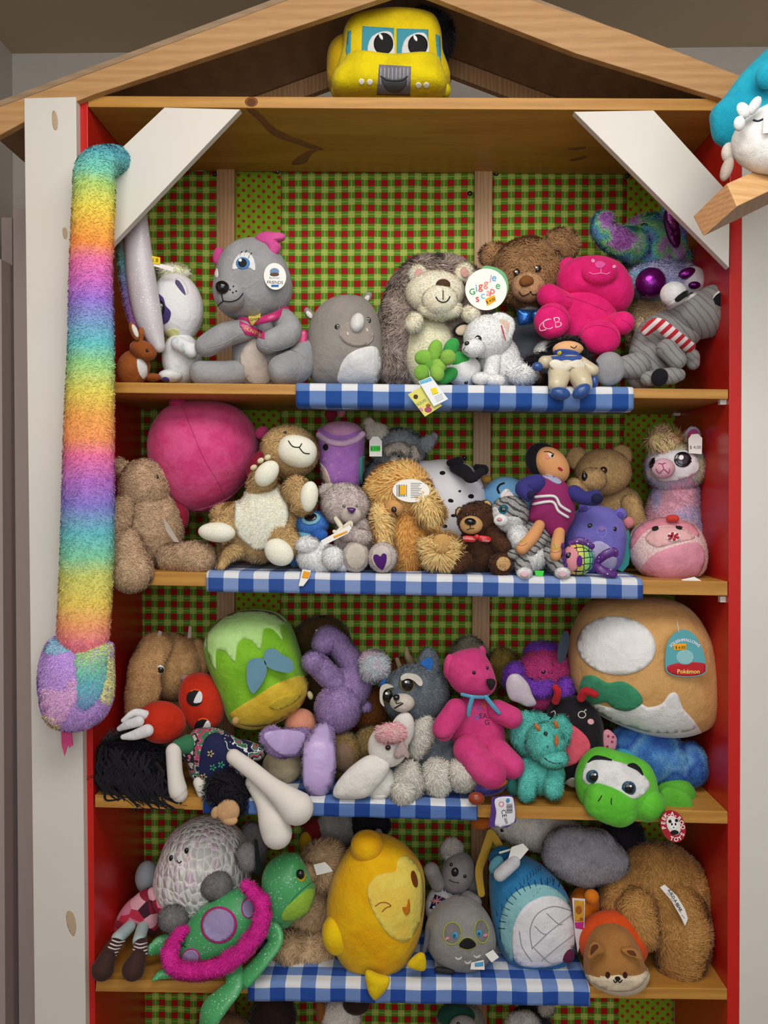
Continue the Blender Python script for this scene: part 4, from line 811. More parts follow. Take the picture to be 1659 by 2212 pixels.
ell('lid', 737, 936, .165, 46, 26, 42, V('#c08cb0'), e=2.3); tube('lid_rim', [(690, 940, .14, 8), (710, 953, .12, 7), (740, 958, .115, 7), (768, 950, .13, 7), (783, 938, .14, 7)], V('#d8b4d4')); ell('cherry', 715, 895, .17, 14, 13, 12, V('#7c1c30')); ell('straw', 738, 891, .165, 8, 12, 8, V('#b87880'), rot=20)
patch('cream_panel', [(689, 1000), (705, 1015), (715, 1045), (715, 1062), (695, 1040)], V('#dcc0b4'), [bd]); patch('eye', E(704, 966, 5.5, 7), FL('#120e16'), [bd], h=1.5)
for x, y in ((701, 992), (716, 1005), (743, 998), (732, 1021), (725, 1035), (731, 981)): line('stitched_bubble', E(x, y, 2.6, 2.6, 0, 8), .6, V('#d89cd0'), [bd], closed=True)
patch('tag', [(775, 1000), (780, 985), (792, 990), (793, 1020), (790, 1055), (778, 1055)], FB('#4c8480'), h=6)
DK = F('#8c9196', '#74797e')
thing('donkey_plush', 'grey shaggy donkey with big ears and green price sticker tag', 'stuffed toy', 850, 1060, .24)
ell('body', 850, 1040, .24, 66, 60, 45, DK, fur='med'); ell('head', 862, 975, .215, 58, 48, 45, DK, fur='med'); tube('ear', [(830, 945, .2, 18), (805, 925, .19, 18), (798, 912, .19, 10)], F('#c4bcb0', '#a8a298'), flat=.5, fur='med'); tube('ear', [(900, 970, .2, 15), (925, 955, .19, 14), (938, 943, .19, 8)], DK, flat=.5, fur='short'); tube('brow', [(838, 972, .15, 9), (862, 965, .14, 10), (878, 972, .14, 9)], F('#b0a89e'), fur='med'); tube('brow', [(893, 970, .15, 8), (900, 985, .15, 8)], F('#b0a89e'), fur='med')
for x, y, rx, px in ((856, 990, 15, 861), (884, 989, 8, 882)):
    e_ = bead('eye', x, y, rx, V('#d4d0cc'), ry=14, top=True, dep=.4)
    if e_: patch('pupil', E(px, y-1, 4, 5), BLK, [e_], h=1, step=1.5)
t1 = tag('price_tag', [(798, 953), (805, 943), (817, 943), (825, 953), (825, 986), (798, 986)], PAPER, Y=.11); patch('price_sticker', [(800, 963), (821, 963), (821, 975), (800, 975)], FL('#3fd04a'), [t1], h=.5, smooth=False); text('$ 3.00', 811, 969, 6, FL('#125018'), on=[t1])
OR, OR2 = F('#d69a54', '#c08240'), F('#d8b47c', '#c89c60')
thing('orange_bear_plush', 'shaggy orange teddy bear with oval barcode tag over its face', 'stuffed toy', 880, 1230, .08)
ell('body', 880, 1155, .1, 58, 80, 46, OR, fur='long', lump=2); hd = ell('head', 862, 1060, .09, 66, 58, 50, F('#d9a866', '#c99252'), fur='shag', fk=.8); ell('muzzle', 852, 1096, .045, 22, 20, 20, V('#c8965c')); bead('nose', 851, 1101, 6, G('#2a1814'), ry=7, top=True); line('mouth', [(853, 1108), (858, 1115), (862, 1122)], 1.2, STB)
ell('hair_tuft', 875, 1015, .09, 22, 16, 16, OR2, fur='long'); tube('arm', [(915, 1080, .05, 24), (930, 1110, .04, 27)], OR2, fur='shag', fk=.8); tube('arm', [(825, 1110, .05, 18), (828, 1160, .04, 18), (840, 1200, .04, 16)], OR2, fur='long')
f_ = ell('foot', 952, 1188, .035, 40, 36, 22, OR2, fur='shag', fk=.9); ell('foot_pad', 955, 1175, .012, 22, 22, 10, V('#c79a5e'), parent=f_)
t1 = tag('barcode_tag', E(888, 1060, 40, 25, 3, 36), PAPER, Y=.025)
for i, w in enumerate((2, 1, 3, 1, 2, 2, 1, 3, 1, 1, 2)): patch('barcode', [(857+i*2.1, 1047), (857+i*2.1+w*.55, 1047), (857+i*2.1+w*.55, 1073), (857+i*2.1, 1073)], FL('#222226'), [t1], h=.3, smooth=False, step=5)
patch('price_sticker', [(864, 1049), (877, 1049), (877, 1069), (864, 1069)], FL('#f0b020'), [t1], h=.6, smooth=False)
for i in range(9): line('tag_print', [(887, 1044+i*3.8), (898, 1044+i*3.8), (911-(i % 3)*3, 1044+i*3.8)], .55, FL('#66666a'), [t1])
WG = F('#b4a8a4', '#a0948f')
thing('grey_teddy_bear', 'small pale grey teddy with shiny purple nose and purple heart on its foot', 'stuffed toy', 765, 1230, .05)
ell('body', 765, 1165, .07, 42, 60, 36, WG, fur='short', lump=2); hd = ell('head', 745, 1090, .06, 52, 46, 42, WG, fur='short'); ell('muzzle', 758, 1112, .02, 23, 19, 20, V('#c0b4ac')); star('nose', [(749, 1098), (760, 1096), (769, 1100), (760, 1110)], -.005, 8, ST('#4c1c60')); ell('ear', 708, 1060, .07, 20, 17, 10, WG, fur='short', rot=-20)
for x, y in ((743, 1093), (769, 1094)): bead('eye', x, y, 4, G('#5c625e'))
for q in ([(725, 1120, .02, 5), (735, 1135, .01, 6), (738, 1142, .005, 4)], [(738, 1140, .005, 4), (728, 1150, .0, 5), (722, 1148, .0, 4)], [(745, 1138, .005, 5), (757, 1130, .005, 6), (760, 1135, .0, 4)]): tube('ribbon', q, ST('#d8d0b8'), flat=.5)
f1 = ell('foot', 768, 1202, .02, 30, 34, 20, WG, fur='fuzz'); patch('foot_pad', E(769, 1202, 22, 28), V('#c2b8ac'), [f1], h=2); f2 = ell('foot', 826, 1204, .015, 31, 33, 20, WG, fur='fuzz', rot=10); patch('foot_pad', E(824, 1204, 22, 26), V('#c6bcb4'), [f2], h=2); patch('heart', [(808, 1207), (809, 1199), (816, 1198), (822, 1202), (827, 1196), (834, 1199), (834, 1212), (828, 1228), (822, 1228), (814, 1220)], V('#4e1a70'), [f2], h=3.5)
t1 = tag('hang_tag', [(693, 1168), (755, 1134), (760, 1140), (752, 1152), (698, 1179)], PAPER, Y=-.01); patch('price_sticker', [(720, 1158), (750, 1146), (751, 1150), (722, 1163)], FL('#e8a020'), [t1], h=.4, smooth=False); tube('arm', [(745, 1150, .03, 18), (785, 1160, .02, 16)], WG, fur='short')
thing('blue_plush', 'small blue plush with big dark eye behind the white lamb', 'stuffed toy', 670, 1180, .08)
bd = ell('head', 675, 1132, .07, 36, 30, 30, F('#3d70b4', '#3464a8'), fur='fuzz'); patch('eye_patch', E(672, 1121, 19, 12, -10), V('#7cb4c8'), [bd], h=3); patch('eye', E(671, 1118, 13, 8, -8), G('#101014'), h=2, parent=bd); ell('body', 668, 1165, .07, 30, 30, 26, V('#68a8c8')); ell('arm', 690, 1155, .045, 18, 14, 12, F('#2c5ca8'), fur='fuzz'); ell('foot', 636, 1200, .06, 14, 26, 16, V('#3c6c9c'))
thing('white_lamb_plush', 'little white fluffy lamb with orange price sticker at the cloth edge', 'stuffed toy', 685, 1232, .02)
LM = F('#e6e6ea', '#dcdce2'); ell('body', 685, 1205, .03, 44, 34, 32, LM, fur='short', lump=3); ell('head', 665, 1178, .015, 26, 20, 20, LM, fur='short', lump=2); ell('leg', 718, 1205, .01, 24, 26, 22, LM, fur='short'); ell('tail', 738, 1215, .03, 24, 20, 18, LM, fur='short')
t1 = tag('tag', [(653, 1230), (672, 1232), (667, 1250), (655, 1266), (645, 1266)], PAPER, Y=-.015); patch('price_sticker', [(656, 1233), (670, 1236), (666, 1250), (652, 1248)], FL('#f0a020'), [t1], h=.4, smooth=False)
def spots():
    t = NT('spotted_velour'); v = t.coord((1, 1, 1.35)); vo = t.n('ShaderNodeTexVoronoi', {'Vector': v, 'Scale': 34, 'Randomness': .85}); f = t.ramp(t.math('ADD', vo.outputs['Distance'], t.math('MULTIPLY', t.math('SUBTRACT', t.noise(v, 60, 1), .5), .25)), [(.2, (1, 1, 1, 1)), (.22, (0, 0, 0, 1))])
    return t.fin(t.mix(f, srgb('#dddbe0'), srgb('#131217')), .8, .3, .2)
thing('dalmatian_plush', 'white dalmatian pillow plush with black spots and black floppy ears', 'stuffed toy', 970, 1190, .17)
star('body', [(898, 1010), (930, 995), (975, 994), (1020, 1010), (1043, 1050), (1048, 1100), (1035, 1160), (990, 1190), (930, 1180), (900, 1120)], .18, 56, spots(), c=(970, 1090))
tube('ear', [(983, 1008, .12, 14), (1005, 1020, .1, 15), (1018, 1032, .09, 12), (1040, 1020, .1, 8)], V('#17141c'), flat=.5); tube('ear', [(972, 1000, .12, 8), (990, 998, .12, 12)], V('#17141c')); tube('ear', [(1030, 1010, .14, 8), (1044, 1015, .13, 12)], V('#17141c'))
KB = F('#4a2e1e', '#382012')
thing('chocolate_bear_plush', 'small dark brown bear with red lettered ribbon bow', 'stuffed toy', 1040, 1235, .05)
ell('body', 1038, 1180, .07, 44, 56, 36, KB, fur='short', lump=2); hd = ell('head', 1030, 1122, .05, 42, 38, 34, KB, fur='short'); ell('muzzle', 1018, 1134, .018, 25, 20, 18, V('#bd9460')); bead('nose', 1016, 1127, 13, BLK, ry=8, top=True, rot=5); line('mouth', [(1016, 1134), (1015, 1142), (1008, 1144)], .9, STB); line('mouth', [(1015, 1142), (1024, 1141)], .9, STB)
for x, y in ((1009, 1112), (1025, 1112)): bead('eye', x, y, 4.5, BLK)
e1 = ell('ear', 1048, 1095, .06, 15, 15, 8, KB, fur='fuzz'); patch('inner_ear', E(1050, 1094, 9, 11, 20), V('#c69c68'), [e1], h=3); e1 = ell('ear', 993, 1108, .06, 10, 13, 8, KB, fur='fuzz'); patch('inner_ear', E(993, 1108, 6, 9), V('#c69c68'), [e1], h=3)
for x, r in ((1014, 5), (1046, 8)): ell('ribbon_bow', x, 1164, .015, 15, 7, 5, ST('#c82028'), rot=r, e=3)
ell('ribbon_knot', 1030, 1160, .01, 6, 6, 6, ST('#c82028')); text('Sister', 1050, 1167, 5, FL('#f0c8c8'), rot=6); text('Someone', 1014, 1163, 5, FL('#f0c8c8'), rot=4)
tube('arm', [(1062, 1150, .04, 18), (1085, 1180, .03, 18)], KB, fur='short'); tube('leg', [(1000, 1210, .05, 26), (985, 1220, .04, 22)], KB, fur='short'); f_ = ell('foot', 1082, 1219, .02, 24, 25, 18, KB, fur='short'); patch('foot_pad', E(1087, 1218, 14, 14), V('#c69c68'), [f_], h=3)
GT = stripes('tabby_fur', '#9c9a98', '#4c4a4c', .012, (.5, 0, .86), .3, .02); 
thing('tabby_kitten_plush', 'grey striped tabby kitten with white chest and blue glitter eyes', 'stuffed toy', 1150, 1245, .04)
ell('body', 1150, 1180, .07, 46, 58, 36, GT, fur='fuzz'); hd = ell('head', 1100, 1110, .05, 42, 40, 34, GT, fur='fuzz', rot=-20); patch('white_face', [(1068, 1095), (1080, 1105), (1092, 1115), (1120, 1118), (1128, 1135), (1100, 1148), (1078, 1138), (1064, 1115)], F('#e0dedd'), [hd], fur='fuzz', h=2)
e1 = star('ear', [(1080, 1075), (1092, 1056), (1112, 1070), (1118, 1085), (1095, 1085)], .05, 8, F('#dcdad8'), fur='fuzz'); patch('inner_ear', [(1088, 1074), (1094, 1064), (1105, 1074), (1098, 1080)], V('#d8bcc0'), [e1]); bead('eye', 1088, 1101, 11, FO('#2c88a8'), ry=11, dep=.5); patch('pupil', E(1087, 1100, 6, 6), BLK, h=1.5); ell('muzzle', 1082, 1124, .012, 16, 13, 12, V('#e2dedc')); bead('nose', 1079, 1122, 6, V('#d8949c'), ry=4, top=True)
ell('chest', 1120, 1160, .035, 24, 32, 22, F('#dedcda'), fur='short', rot=-20); ell('belly', 1150, 1205, .035, 30, 28, 24, F('#dedcda'), fur='short'); tube('arm', [(1170, 1165, .04, 14), (1148, 1190, .02, 13)], GT, fur='fuzz')
for x, y, x2 in ((1128, 1218, 1131), (1190, 1205, 1213)): tube('leg', [(x, y-8, .03, 20), (x2, 1236, .01, 16)], GT, fur='fuzz'); f_ = ell('paw', x2+2, 1238, -.002, 17, 13, 12, F('#d8d2d2'), fur='fuzz'); patch('paw_pad', E(x2+2, 1240, 8, 6), V('#d8b4bc'), [f_], h=3)
ell('paw', 1108, 1198, .02, 14, 11, 12, GT, fur='fuzz'); tag('price_sticker', [(1155, 1233), (1175, 1233), (1173, 1245), (1157, 1243)], FL('#40d040'), Y=.005)
MG, DB = FB('#86205c', '#7c1c54'), FB('#33307a', '#2a2868')
thing('long_legged_rag_doll', 'cloth doll with black hair, magenta striped outfit and navy sleeves', 'doll', 1185, 1200, .03)
SKD = FB('#cf9462', '#c48a58')
hd = ell('face', 1193, 1005, .09, 32, 44, 26, SKD, rot=-38); ell('hair', 1172, 995, .105, 36, 40, 24, V('#16131a'), rot=-35)
patch('cheek', E(1183, 987, 5), FB('#d88878'), [hd]); patch('lips', E(1210, 1013, 6, 3, 35), FB('#a02030'), [hd]); patch('eye', E(1190, 984, 8, 4, 30), FL('#dcd4cc'), [hd]); patch('pupil', E(1193, 985, 2.6), STB, h=2, parent=hd); line('eyebrow', [(1175, 976), (1186, 976), (1197, 982)], 1, STB, [hd]); line('eye', [(1165, 998), (1168, 1006)], .8, FL('#e0a030'), [hd])
bd = star('outfit', [(1160, 1032), (1190, 1030), (1222, 1045), (1238, 1080), (1240, 1118), (1228, 1140), (1218, 1160), (1195, 1162), (1168, 1135), (1140, 1122), (1145, 1095), (1155, 1060)], .055, 24, MG, c=(1192, 1095), lump=2); patch('collar', [(1172, 1028), (1190, 1026), (1212, 1040), (1205, 1046), (1185, 1036)], FB('#8890a8', '#b0a8c0'), h=2)
tube('sleeve', [(1160, 1045, .05, 20), (1130, 1055, .035, 17), (1142, 1072, .02, 13)], DB, lump=3); tube('sleeve', [(1240, 1065, .05, 18), (1262, 1075, .03, 16), (1285, 1075, .02, 17)], DB, lump=3); ell('sleeve_cuff', 1290, 1077, .005, 13, 12, 8, FB('#16143a')); ell('sleeve_cuff', 1146, 1070, .01, 8, 10, 7, FB('#16143a'))
for q in ([(1144, 1076), (1195, 1072), (1210, 1092), (1232, 1106)], [(1150, 1090), (1192, 1084), (1206, 1104), (1228, 1118)]): line('white_stripe', q, 3.2, FB('#d8d4d4'), [bd])
for q in ([(1165, 1135, .04, 12), (1150, 1160, .02, 14), (1127, 1185, .005, 13)], [(1208, 1150, .04, 12), (1204, 1175, .02, 14), (1200, 1200, .005, 12)]):
    l_ = tube('leg', q, SKD); a = q[2]; line('bandage', [(a[0]-12, a[1]-18), (a[0], a[1]-14), (a[0]+12, a[1]-20)], .8, FL('#c8b040'), [l_]); line('bandage', [(a[0]-12, a[1]-10), (a[0], a[1]-6), (a[0]+12, a[1]-12)], .6, FL('#906878'), [l_]); line('bandage', [(a[0]-2, a[1]-26), (a[0]+2, a[1]-14)], 1.6, FL('#a8c060'), [l_])
thing('blue_bird_plush', 'light blue round plush with closed eye behind the rag doll', 'stuffed toy', 1090, 1130, .2)
bd = ell('body', 1092, 1086, .19, 56, 56, 42, V('#6fa4d0', '#6094c4')); ell('crest', 1050, 1036, .19, 12, 9, 10, V('#b88a3c')); line('closed_eye', [(1090, 1044), (1080, 1048), (1075, 1056), (1079, 1066)], 2.2, STB, [bd])
TN = F('#a5875c', '#92764e')
thing('honey_teddy_bear', 'honey-brown teddy bear with round ears behind the violet bear plush', 'stuffed toy', 1310, 1160, .21)
ell('body', 1335, 1120, .23, 56, 72, 40, TN, fur='short'); hd = ell('head', 1303, 1020, .19, 60, 50, 44, TN, fur='fuzz'); ell('muzzle', 1280, 1036, .145, 30, 26, 26, TN, fur='fuzz')
for x, y in ((1246, 990), (1342, 985)): ell('ear', x, y, .2, 23, 24, 12, TN, fur='fuzz')
bead('nose', 1263, 1030, 7, BLK, ry=9, top=True); bead('eye', 1304, 1016, 8, G('#2a1208')); bead('eye', 1262, 1022, 4, G('#2a1208')); tube('arm', [(1262, 1070, .15, 16), (1240, 1050, .13, 18)], TN, fur='fuzz'); star('flower', [(1347, 1125), (1358, 1116), (1368, 1122), (1368, 1135), (1358, 1142), (1350, 1136)], .14, 5, V('#d8848c'))
tube('arm', [(1362, 1090, .19, 22), (1378, 1130, .18, 20)], TN, fur='fuzz')
VB = V('#7068b8', '#665eae')
thing('violet_bear_plush', 'round violet bear plush with small ears and pale belly', 'stuffed toy', 1285, 1225, .11)
bd = star('body', [(1216, 1165), (1228, 1125), (1255, 1098), (1290, 1092), (1325, 1102), (1347, 1135), (1350, 1175), (1342, 1215), (1320, 1235), (1250, 1235), (1225, 1205)], .12, 54, VB, c=(1285, 1165)); patch('belly', [(1280, 1175), (1300, 1170), (1325, 1190), (1332, 1215), (1320, 1232), (1300, 1236), (1285, 1210)], V('#b4acd0'), [bd])
for x, y, r in ((1263, 1097, -20), (1340, 1110, 30)): e_ = ell('ear', x, y, .1, 14, 13, 9, VB); patch('inner_ear', E(x, y+2, 7, 6, r), V('#584c9c'), [e_], h=1)
for x, y in ((1275, 1136), (1327, 1143)): bead('eye', x, y, 5.5, BLK, dep=.4)
line('snout', E(1300, 1149, 10, 12), .8, V('#9890d8'), [bd], closed=True); patch('nose', E(1300, 1142, 7, 5), V('#8c70b8'), [bd], h=2); card('hang_tag', [(1345, 1150), (1358, 1145), (1364, 1180), (1358, 1220), (1345, 1235), (1328, 1228)], FB('#2f8080'), Y=.1, th=2)
def scales():
    t = NT('fish_scales'); v = t.coord((1, 1, 1)); vo = t.n('ShaderNodeTexVoronoi', {'Vector': v, 'Scale': 75, 'Randomness': .2}, feature='DISTANCE_TO_EDGE'); sp = t.n('ShaderNodeSeparateXYZ', {0: v})
    c = t.ramp(t.n('ShaderNodeMapRange', {0: sp.outputs['X'], 1: -.03, 2: .03}).outputs[0], [(.1, '#e07890'), (.4, '#e0c84c'), (.7, '#98cc58'), (1, '#48b0b8')]); f = t.math('LESS_THAN', vo.outputs[0], .07)
    return t.fin(t.mix(f, c, srgb('#1a1420')), .5, .1, .4)
thing('sequin_fish_plush', 'small fish keychain plush with rainbow scales and glittery purple fins', 'stuffed toy', 1250, 1240, .01)
bd = ell('body', 1248, 1208, .02, 36, 34, 26, scales()); patch('face', [(1214, 1200), (1222, 1184), (1240, 1184), (1250, 1205), (1245, 1230), (1228, 1232), (1217, 1220)], FB('#d08890'), [bd], h=1); bead('eye', 1229, 1200, 7, BLK, dep=.4); PG = GL('#5a2080', '#4a1870', .8)
tube('tail_fin', [(1288, 1216, .01, 8), (1305, 1200, .0, 10), (1325, 1192, .0, 10), (1330, 1198, .0, 6)], PG, flat=.6); tube('tail_fin', [(1288, 1220, .01, 8), (1300, 1232, .0, 10), (1325, 1240, .0, 9)], PG, flat=.6); tube('top_fin', [(1232, 1174, .02, 6), (1255, 1168, .015, 8), (1278, 1180, .015, 7)], PG, flat=.6)
for i in range(4): ell('clip', 1216+i*2, 1180+i*14, .0, 4, 8, 3, FL('#4c2474'))
ell('side_fin', 1252, 1212, -.008, 6, 13, 4, V('#5c2080'))
LA = tiedye('llama_fur', ['#d8b8b8', '#d8d0a0', '#a8c4c0', '#d8a0b8', '#b8b8d8', '#d8c8c0'], 14, seed=5)
thing('llama_plush', 'pastel rainbow llama with huge black-lashed eye and white price tag', 'stuffed toy', 1450, 1150, .17)
tube('neck', [(1455, 1180, .2, 68), (1455, 1110, .19, 58), (1458, 1070, .18, 50)], tiedye('llama_pink', ['#d898b0', '#e0a8b8', '#b8b0d8', '#d8b0b0'], 10), fur='short'); hd = ell('head', 1458, 1010, .16, 64, 56, 50, LA, fur='short'); ell('hair_tuft', 1435, 955, .15, 34, 24, 26, F('#d0c47c', '#c89890'), fur='shag'); patch('face_mask', [(1418, 990), (1440, 978), (1475, 975), (1502, 990), (1505, 1015), (1480, 1030), (1440, 1038), (1418, 1030), (1410, 1005)], V('#dcd8dc'), [hd], h=6)
mz = ell('muzzle', 1433, 1012, .09, 25, 22, 20, V('#d0a4b0')); line('mouth', [(1417, 1012), (1424, 1022), (1434, 1014), (1444, 1022), (1446, 1012)], 1, V('#a83c70'), [mz]); line('mouth', [(1434, 1014), (1430, 1003), (1422, 1002)], 1, V('#a83c70'), [mz]); line('mouth', [(1430, 1003), (1438, 1000)], 1, V('#a83c70'), [mz])
patch('eye', E(1474, 993, 18, 16), G('#0c0a10'), h=2.5); patch('iris', E(1474, 993, 12, 11), G('#3a3040'), h=3); patch('eye_glint', E(1471, 989, 5), FL('#f4f4f4'), h=3.4, step=1.5); patch('eye', E(1409, 1000, 5, 12, 20), G('#0c0a10'), h=2)
for q in ([(1488, 990), (1494, 990)], [(1487, 996), (1494, 998)]): line('eyelash', [q[0], ((q[0][0]+q[1][0])/2, q[0][1]-1), q[1]], 1, BLK)
e_ = ell('ear', 1494, 945, .15, 18, 24, 9, LA, fur='fuzz', rot=15); patch('inner_ear', E(1496, 943, 11, 15, 15), V('#b04478'), [e_], h=4); t1 = tag('price_tag', [(1487, 948), (1494, 938), (1508, 937), (1517, 946), (1516, 981), (1488, 979)], PAPER, Y=.1); text('$ 4.00', 1502, 966, 7, FL('#55555a'), on=[t1])
thing('pink_cocoa_plush', 'round pink striped plush with peppermint swirl and sleepy eyes', 'stuffed toy', 1440, 1255, .09)
PKF = F('#d8b4b0', '#cca4a4'); bd = star('body', [(1362, 1190), (1368, 1150), (1400, 1124), (1445, 1118), (1490, 1130), (1515, 1160), (1523, 1205), (1510, 1240), (1460, 1257), (1410, 1252), (1375, 1225)], .1, 68, PKF, c=(1442, 1190), fur='fuzz')
patch('top_panel', [(1363, 1185), (1370, 1150), (1400, 1126), (1445, 1120), (1495, 1135), (1508, 1160), (1480, 1142), (1440, 1135), (1400, 1145), (1375, 1170)], V('#d88898'), [bd], h=3); patch('lower_panel', [(1392, 1248), (1390, 1225), (1410, 1200), (1450, 1182), (1500, 1172), (1518, 1190), (1518, 1220), (1500, 1245), (1455, 1255)], V('#d890a4'), [bd], h=3.5)
patch('face_panel', [(1395, 1165), (1410, 1145), (1445, 1138), (1480, 1145), (1500, 1162), (1460, 1172), (1420, 1182)], V('#d8a8a8'), [bd], h=2)
for x, y, r in ((1416, 1143, -15), (1466, 1140, 20)): patch('eye', E(x, y, 7, 3.5, r), FL('#141014'), h=4.5)
sw = patch('peppermint_patch', E(1454, 1160, 15, 10), FB('#e8dcdc'), h=3.5)
for k in range(6): a = k*math.pi/3; patch('peppermint_swirl', [(1454+2*math.cos(a), 1160+1.5*math.sin(a)), (1454+12*math.cos(a+.1), 1160+8*math.sin(a+.1)), (1454+12*math.cos(a+.55), 1160+8*math.sin(a+.55))], FB('#b81c34'), h=5)
ell('peppermint_sweet', 1453, 1120, .05, 14, 8, 9, V('#c83c34'), e=3); tag('fabric_tag', [(1472, 1252), (1500, 1246), (1522, 1258), (1490, 1271)], PAPER, Y=.005)
# ================= third shelf =================
TF = F('#b48d60', '#9c774e')
thing('floppy_dog_plush', 'tan long-eared furry dog head with googly eye behind the red plush', 'stuffed toy', 370, 1600, .2)
bd = ell('head', 370, 1440, .2, 72, 72, 60, TF, fur='short', e=2.3); tube('ear', [(335, 1395, .13, 34), (315, 1450, .1, 36), (305, 1540, .1, 34)], TF, flat=.5, fur='short', lump=3); ell('ear', 428, 1430, .2, 26, 50, 20, TF, fur='short')
ell('body', 370, 1560, .23, 65, 70, 50, TF, fur='short'); e_ = bead('eye', 345, 1446, 10, G('#e8e8e8'), dep=.5, top=True); patch('pupil', E(347, 1447, 6.5), G('#101010'), [e_], h=1, step=2); ell('nose', 400, 1465, .13, 12, 8, 9, V('#a87c78')); tag('ribbon_tag', [(335, 1382), (343, 1362), (350, 1365), (346, 1385)], ST('#b0a49c'), Y=.13); tag('ribbon_tag', [(405, 1378), (408, 1352), (414, 1354), (413, 1378)], ST('#a89888'), Y=.14)
RD = V('#b82a12', '#a8220e')
thing('red_plush', 'bright red two-lobed plush with white-tipped wings and half-closed eyes', 'stuffed toy', 380, 1600, .07)
hd = star('head', [(386, 1500), (398, 1465), (425, 1453), (455, 1460), (478, 1490), (486, 1530), (478, 1560), (450, 1580), (420, 1575), (395, 1545)], .09, 44, RD, c=(436, 1515)); ell('body', 348, 1560, .05, 54, 46, 42, RD, rot=8, lump=1)
for x, y in ((421, 1508), (438, 1570)): patch('eye', E(x, y, 17, 17), FL('#141014'), h=2); patch('eye_white', [(x-2, y+8), (x+9, y-14), (x+16, y-8), (x+15, y+6), (x+8, y+10)], FL('#d8d8dc'), h=4); line('eye_rim', [(x-10, y-14), (x, y-18), (x+12, y-15)], 1.6, FL('#e05818'))
for q in ([(312, 1545, .02, 12), (290, 1540, .01, 9), (266, 1556, .0, 5)], [(300, 1558, .0, 12), (275, 1566, .0, 10), (258, 1574, .0, 6)], [(318, 1578, .0, 14), (290, 1588, -.005, 11), (266, 1592, -.005, 6)]): tube('wing_tip', q, V('#d8d6d8'), flat=.7)
thing('black_haired_doll', 'long black yarn hair of a doll spread at the left end of third shelf', 'doll', 280, 1735, .06)
BH = F('#141218', '#0c0b10'); ell('hair', 285, 1655, .07, 86, 62, 52, BH, fur='shag', lump=5, rot=12, fk=1.4); ell('hair', 330, 1690, .05, 52, 36, 36, BH, fur='shag', lump=4, fk=1.6, comb=(.6, -.2, -.8)); ell('hair', 218, 1650, .05, 28, 40, 32, BH, fur='shag', fk=1.3)
for i in range(70):
    a = rnd.uniform(0, 1); x0, y0 = 215+150*a, 1610+50*rnd.random()+20*a; tube('hair_lock', [(x0, y0, .0+.01*rnd.random(), 2), (x0-14+34*rnd.random(), y0+25, -.006, 2.6), (x0-10+30*rnd.random(), y0+48, -.005, 2.4), (x0+10+30*rnd.random(), y0+70, .0, 1.8), (x0+30+20*rnd.random(), y0+88-20*rnd.random(), .0, 1)], BH, lump=2)
def floral():
    t = NT('floral_print'); v = t.coord(); vo = t.n('ShaderNodeTexVoronoi', {'Vector': v, 'Scale': 95}); w = t.noise(v, 30, 2)
    band = t.ramp(w, [(.36, '#10153c'), (.44, '#151a48'), (.46, '#dcdcdc'), (.48, '#386c4c'), (.52, '#43805a'), (.54, '#a84060'), (.58, '#c86080'), (.6, '#181820'), (.66, '#b8b4a8')], 'CONSTANT')
    f = t.ramp(vo.outputs['Distance'], [(.18, (1, 1, 1, 1)), (.22, (0, 0, 0, 1))]); return t.fin(t.mix(t.math('MULTIPLY', f, .6), band, srgb('#c8c8b8')), .8, .1, .3)
FLO = floral(); WL = FB('#d8d2ca', '#cec8c0')
thing('goose_doll', 'cream cloth doll with long legs in navy floral dress hanging over the third shelf edge', 'doll', 470, 1730, .04)
bd = star('dress', [(400, 1600), (420, 1575), (460, 1572), (505, 1590), (550, 1620), (548, 1645), (510, 1660), (500, 1700), (460, 1695), (420, 1680), (405, 1650), (385, 1620)], .045, 38, FLO, c=(465, 1635), lump=4)
patch('navy_panel', [(448, 1590), (475, 1585), (492, 1620), (498, 1660), (480, 1695), (440, 1688), (430, 1660), (435, 1620)], FB('#161a44'), [bd], h=1.5)
for x, y, c in ((455, 1628, '#b8a870'), (460, 1658, '#3c9470'), (440, 1678, '#a89c6c'), (478, 1652, '#40a080')): [patch('printed_flower', E(x+5*math.cos(k*1.26), y+5*math.sin(k*1.26), 2.8, 1.6, k*72), FL(c), h=2, step=1.5) for k in range(5)]
tube('sleeve', [(405, 1608, .03, 22), (385, 1612, .02, 16)], FB('#2f6c4a'), lump=2); tube('sleeve', [(520, 1610, .06, 14), (555, 1625, .05, 18)], FLO, lump=3)
tube('arm', [(375, 1622, .01, 17), (378, 1670, .0, 17), (384, 1705, -.005, 20), (388, 1715, -.005, 18)], WL); tube('arm', [(430, 1690, .02, 13), (440, 1712, .01, 14)], WL)
tube('leg', [(505, 1635, .0, 17), (545, 1665, -.02, 19), (580, 1695, -.035, 21), (605, 1715, -.045, 26), (640, 1745, -.05, 38)], WL, n=30, flat=.85); tube('leg', [(545, 1690, .0, 16), (570, 1730, -.02, 20), (588, 1770, -.035, 32), (598, 1800, -.04, 34)], WL, n=30, flat=.85)
thing('black_monkey_plush', 'black shaggy plush with peach face hanging over the cloth below the floral dress', 'stuffed toy', 495, 1725, .01)
ell('body', 495, 1712, .01, 50, 36, 32, BH, fur='shag', rot=10); hm = ell('face', 492, 1752, -.03, 25, 26, 14, V('#c49a70'), rot=15, lump=1); ell('ear', 466, 1755, -.03, 10, 14, 7, V('#c49a70'), rot=20); ell('chin', 497, 1772, -.035, 17, 11, 9, V('#c49a70'))
thing('green_leaf_plush', 'large green and yellow pillow plush with two blue felt leaves', 'stuffed toy', 560, 1560, .13)
GG = V('#7cb42c', '#6ea624')
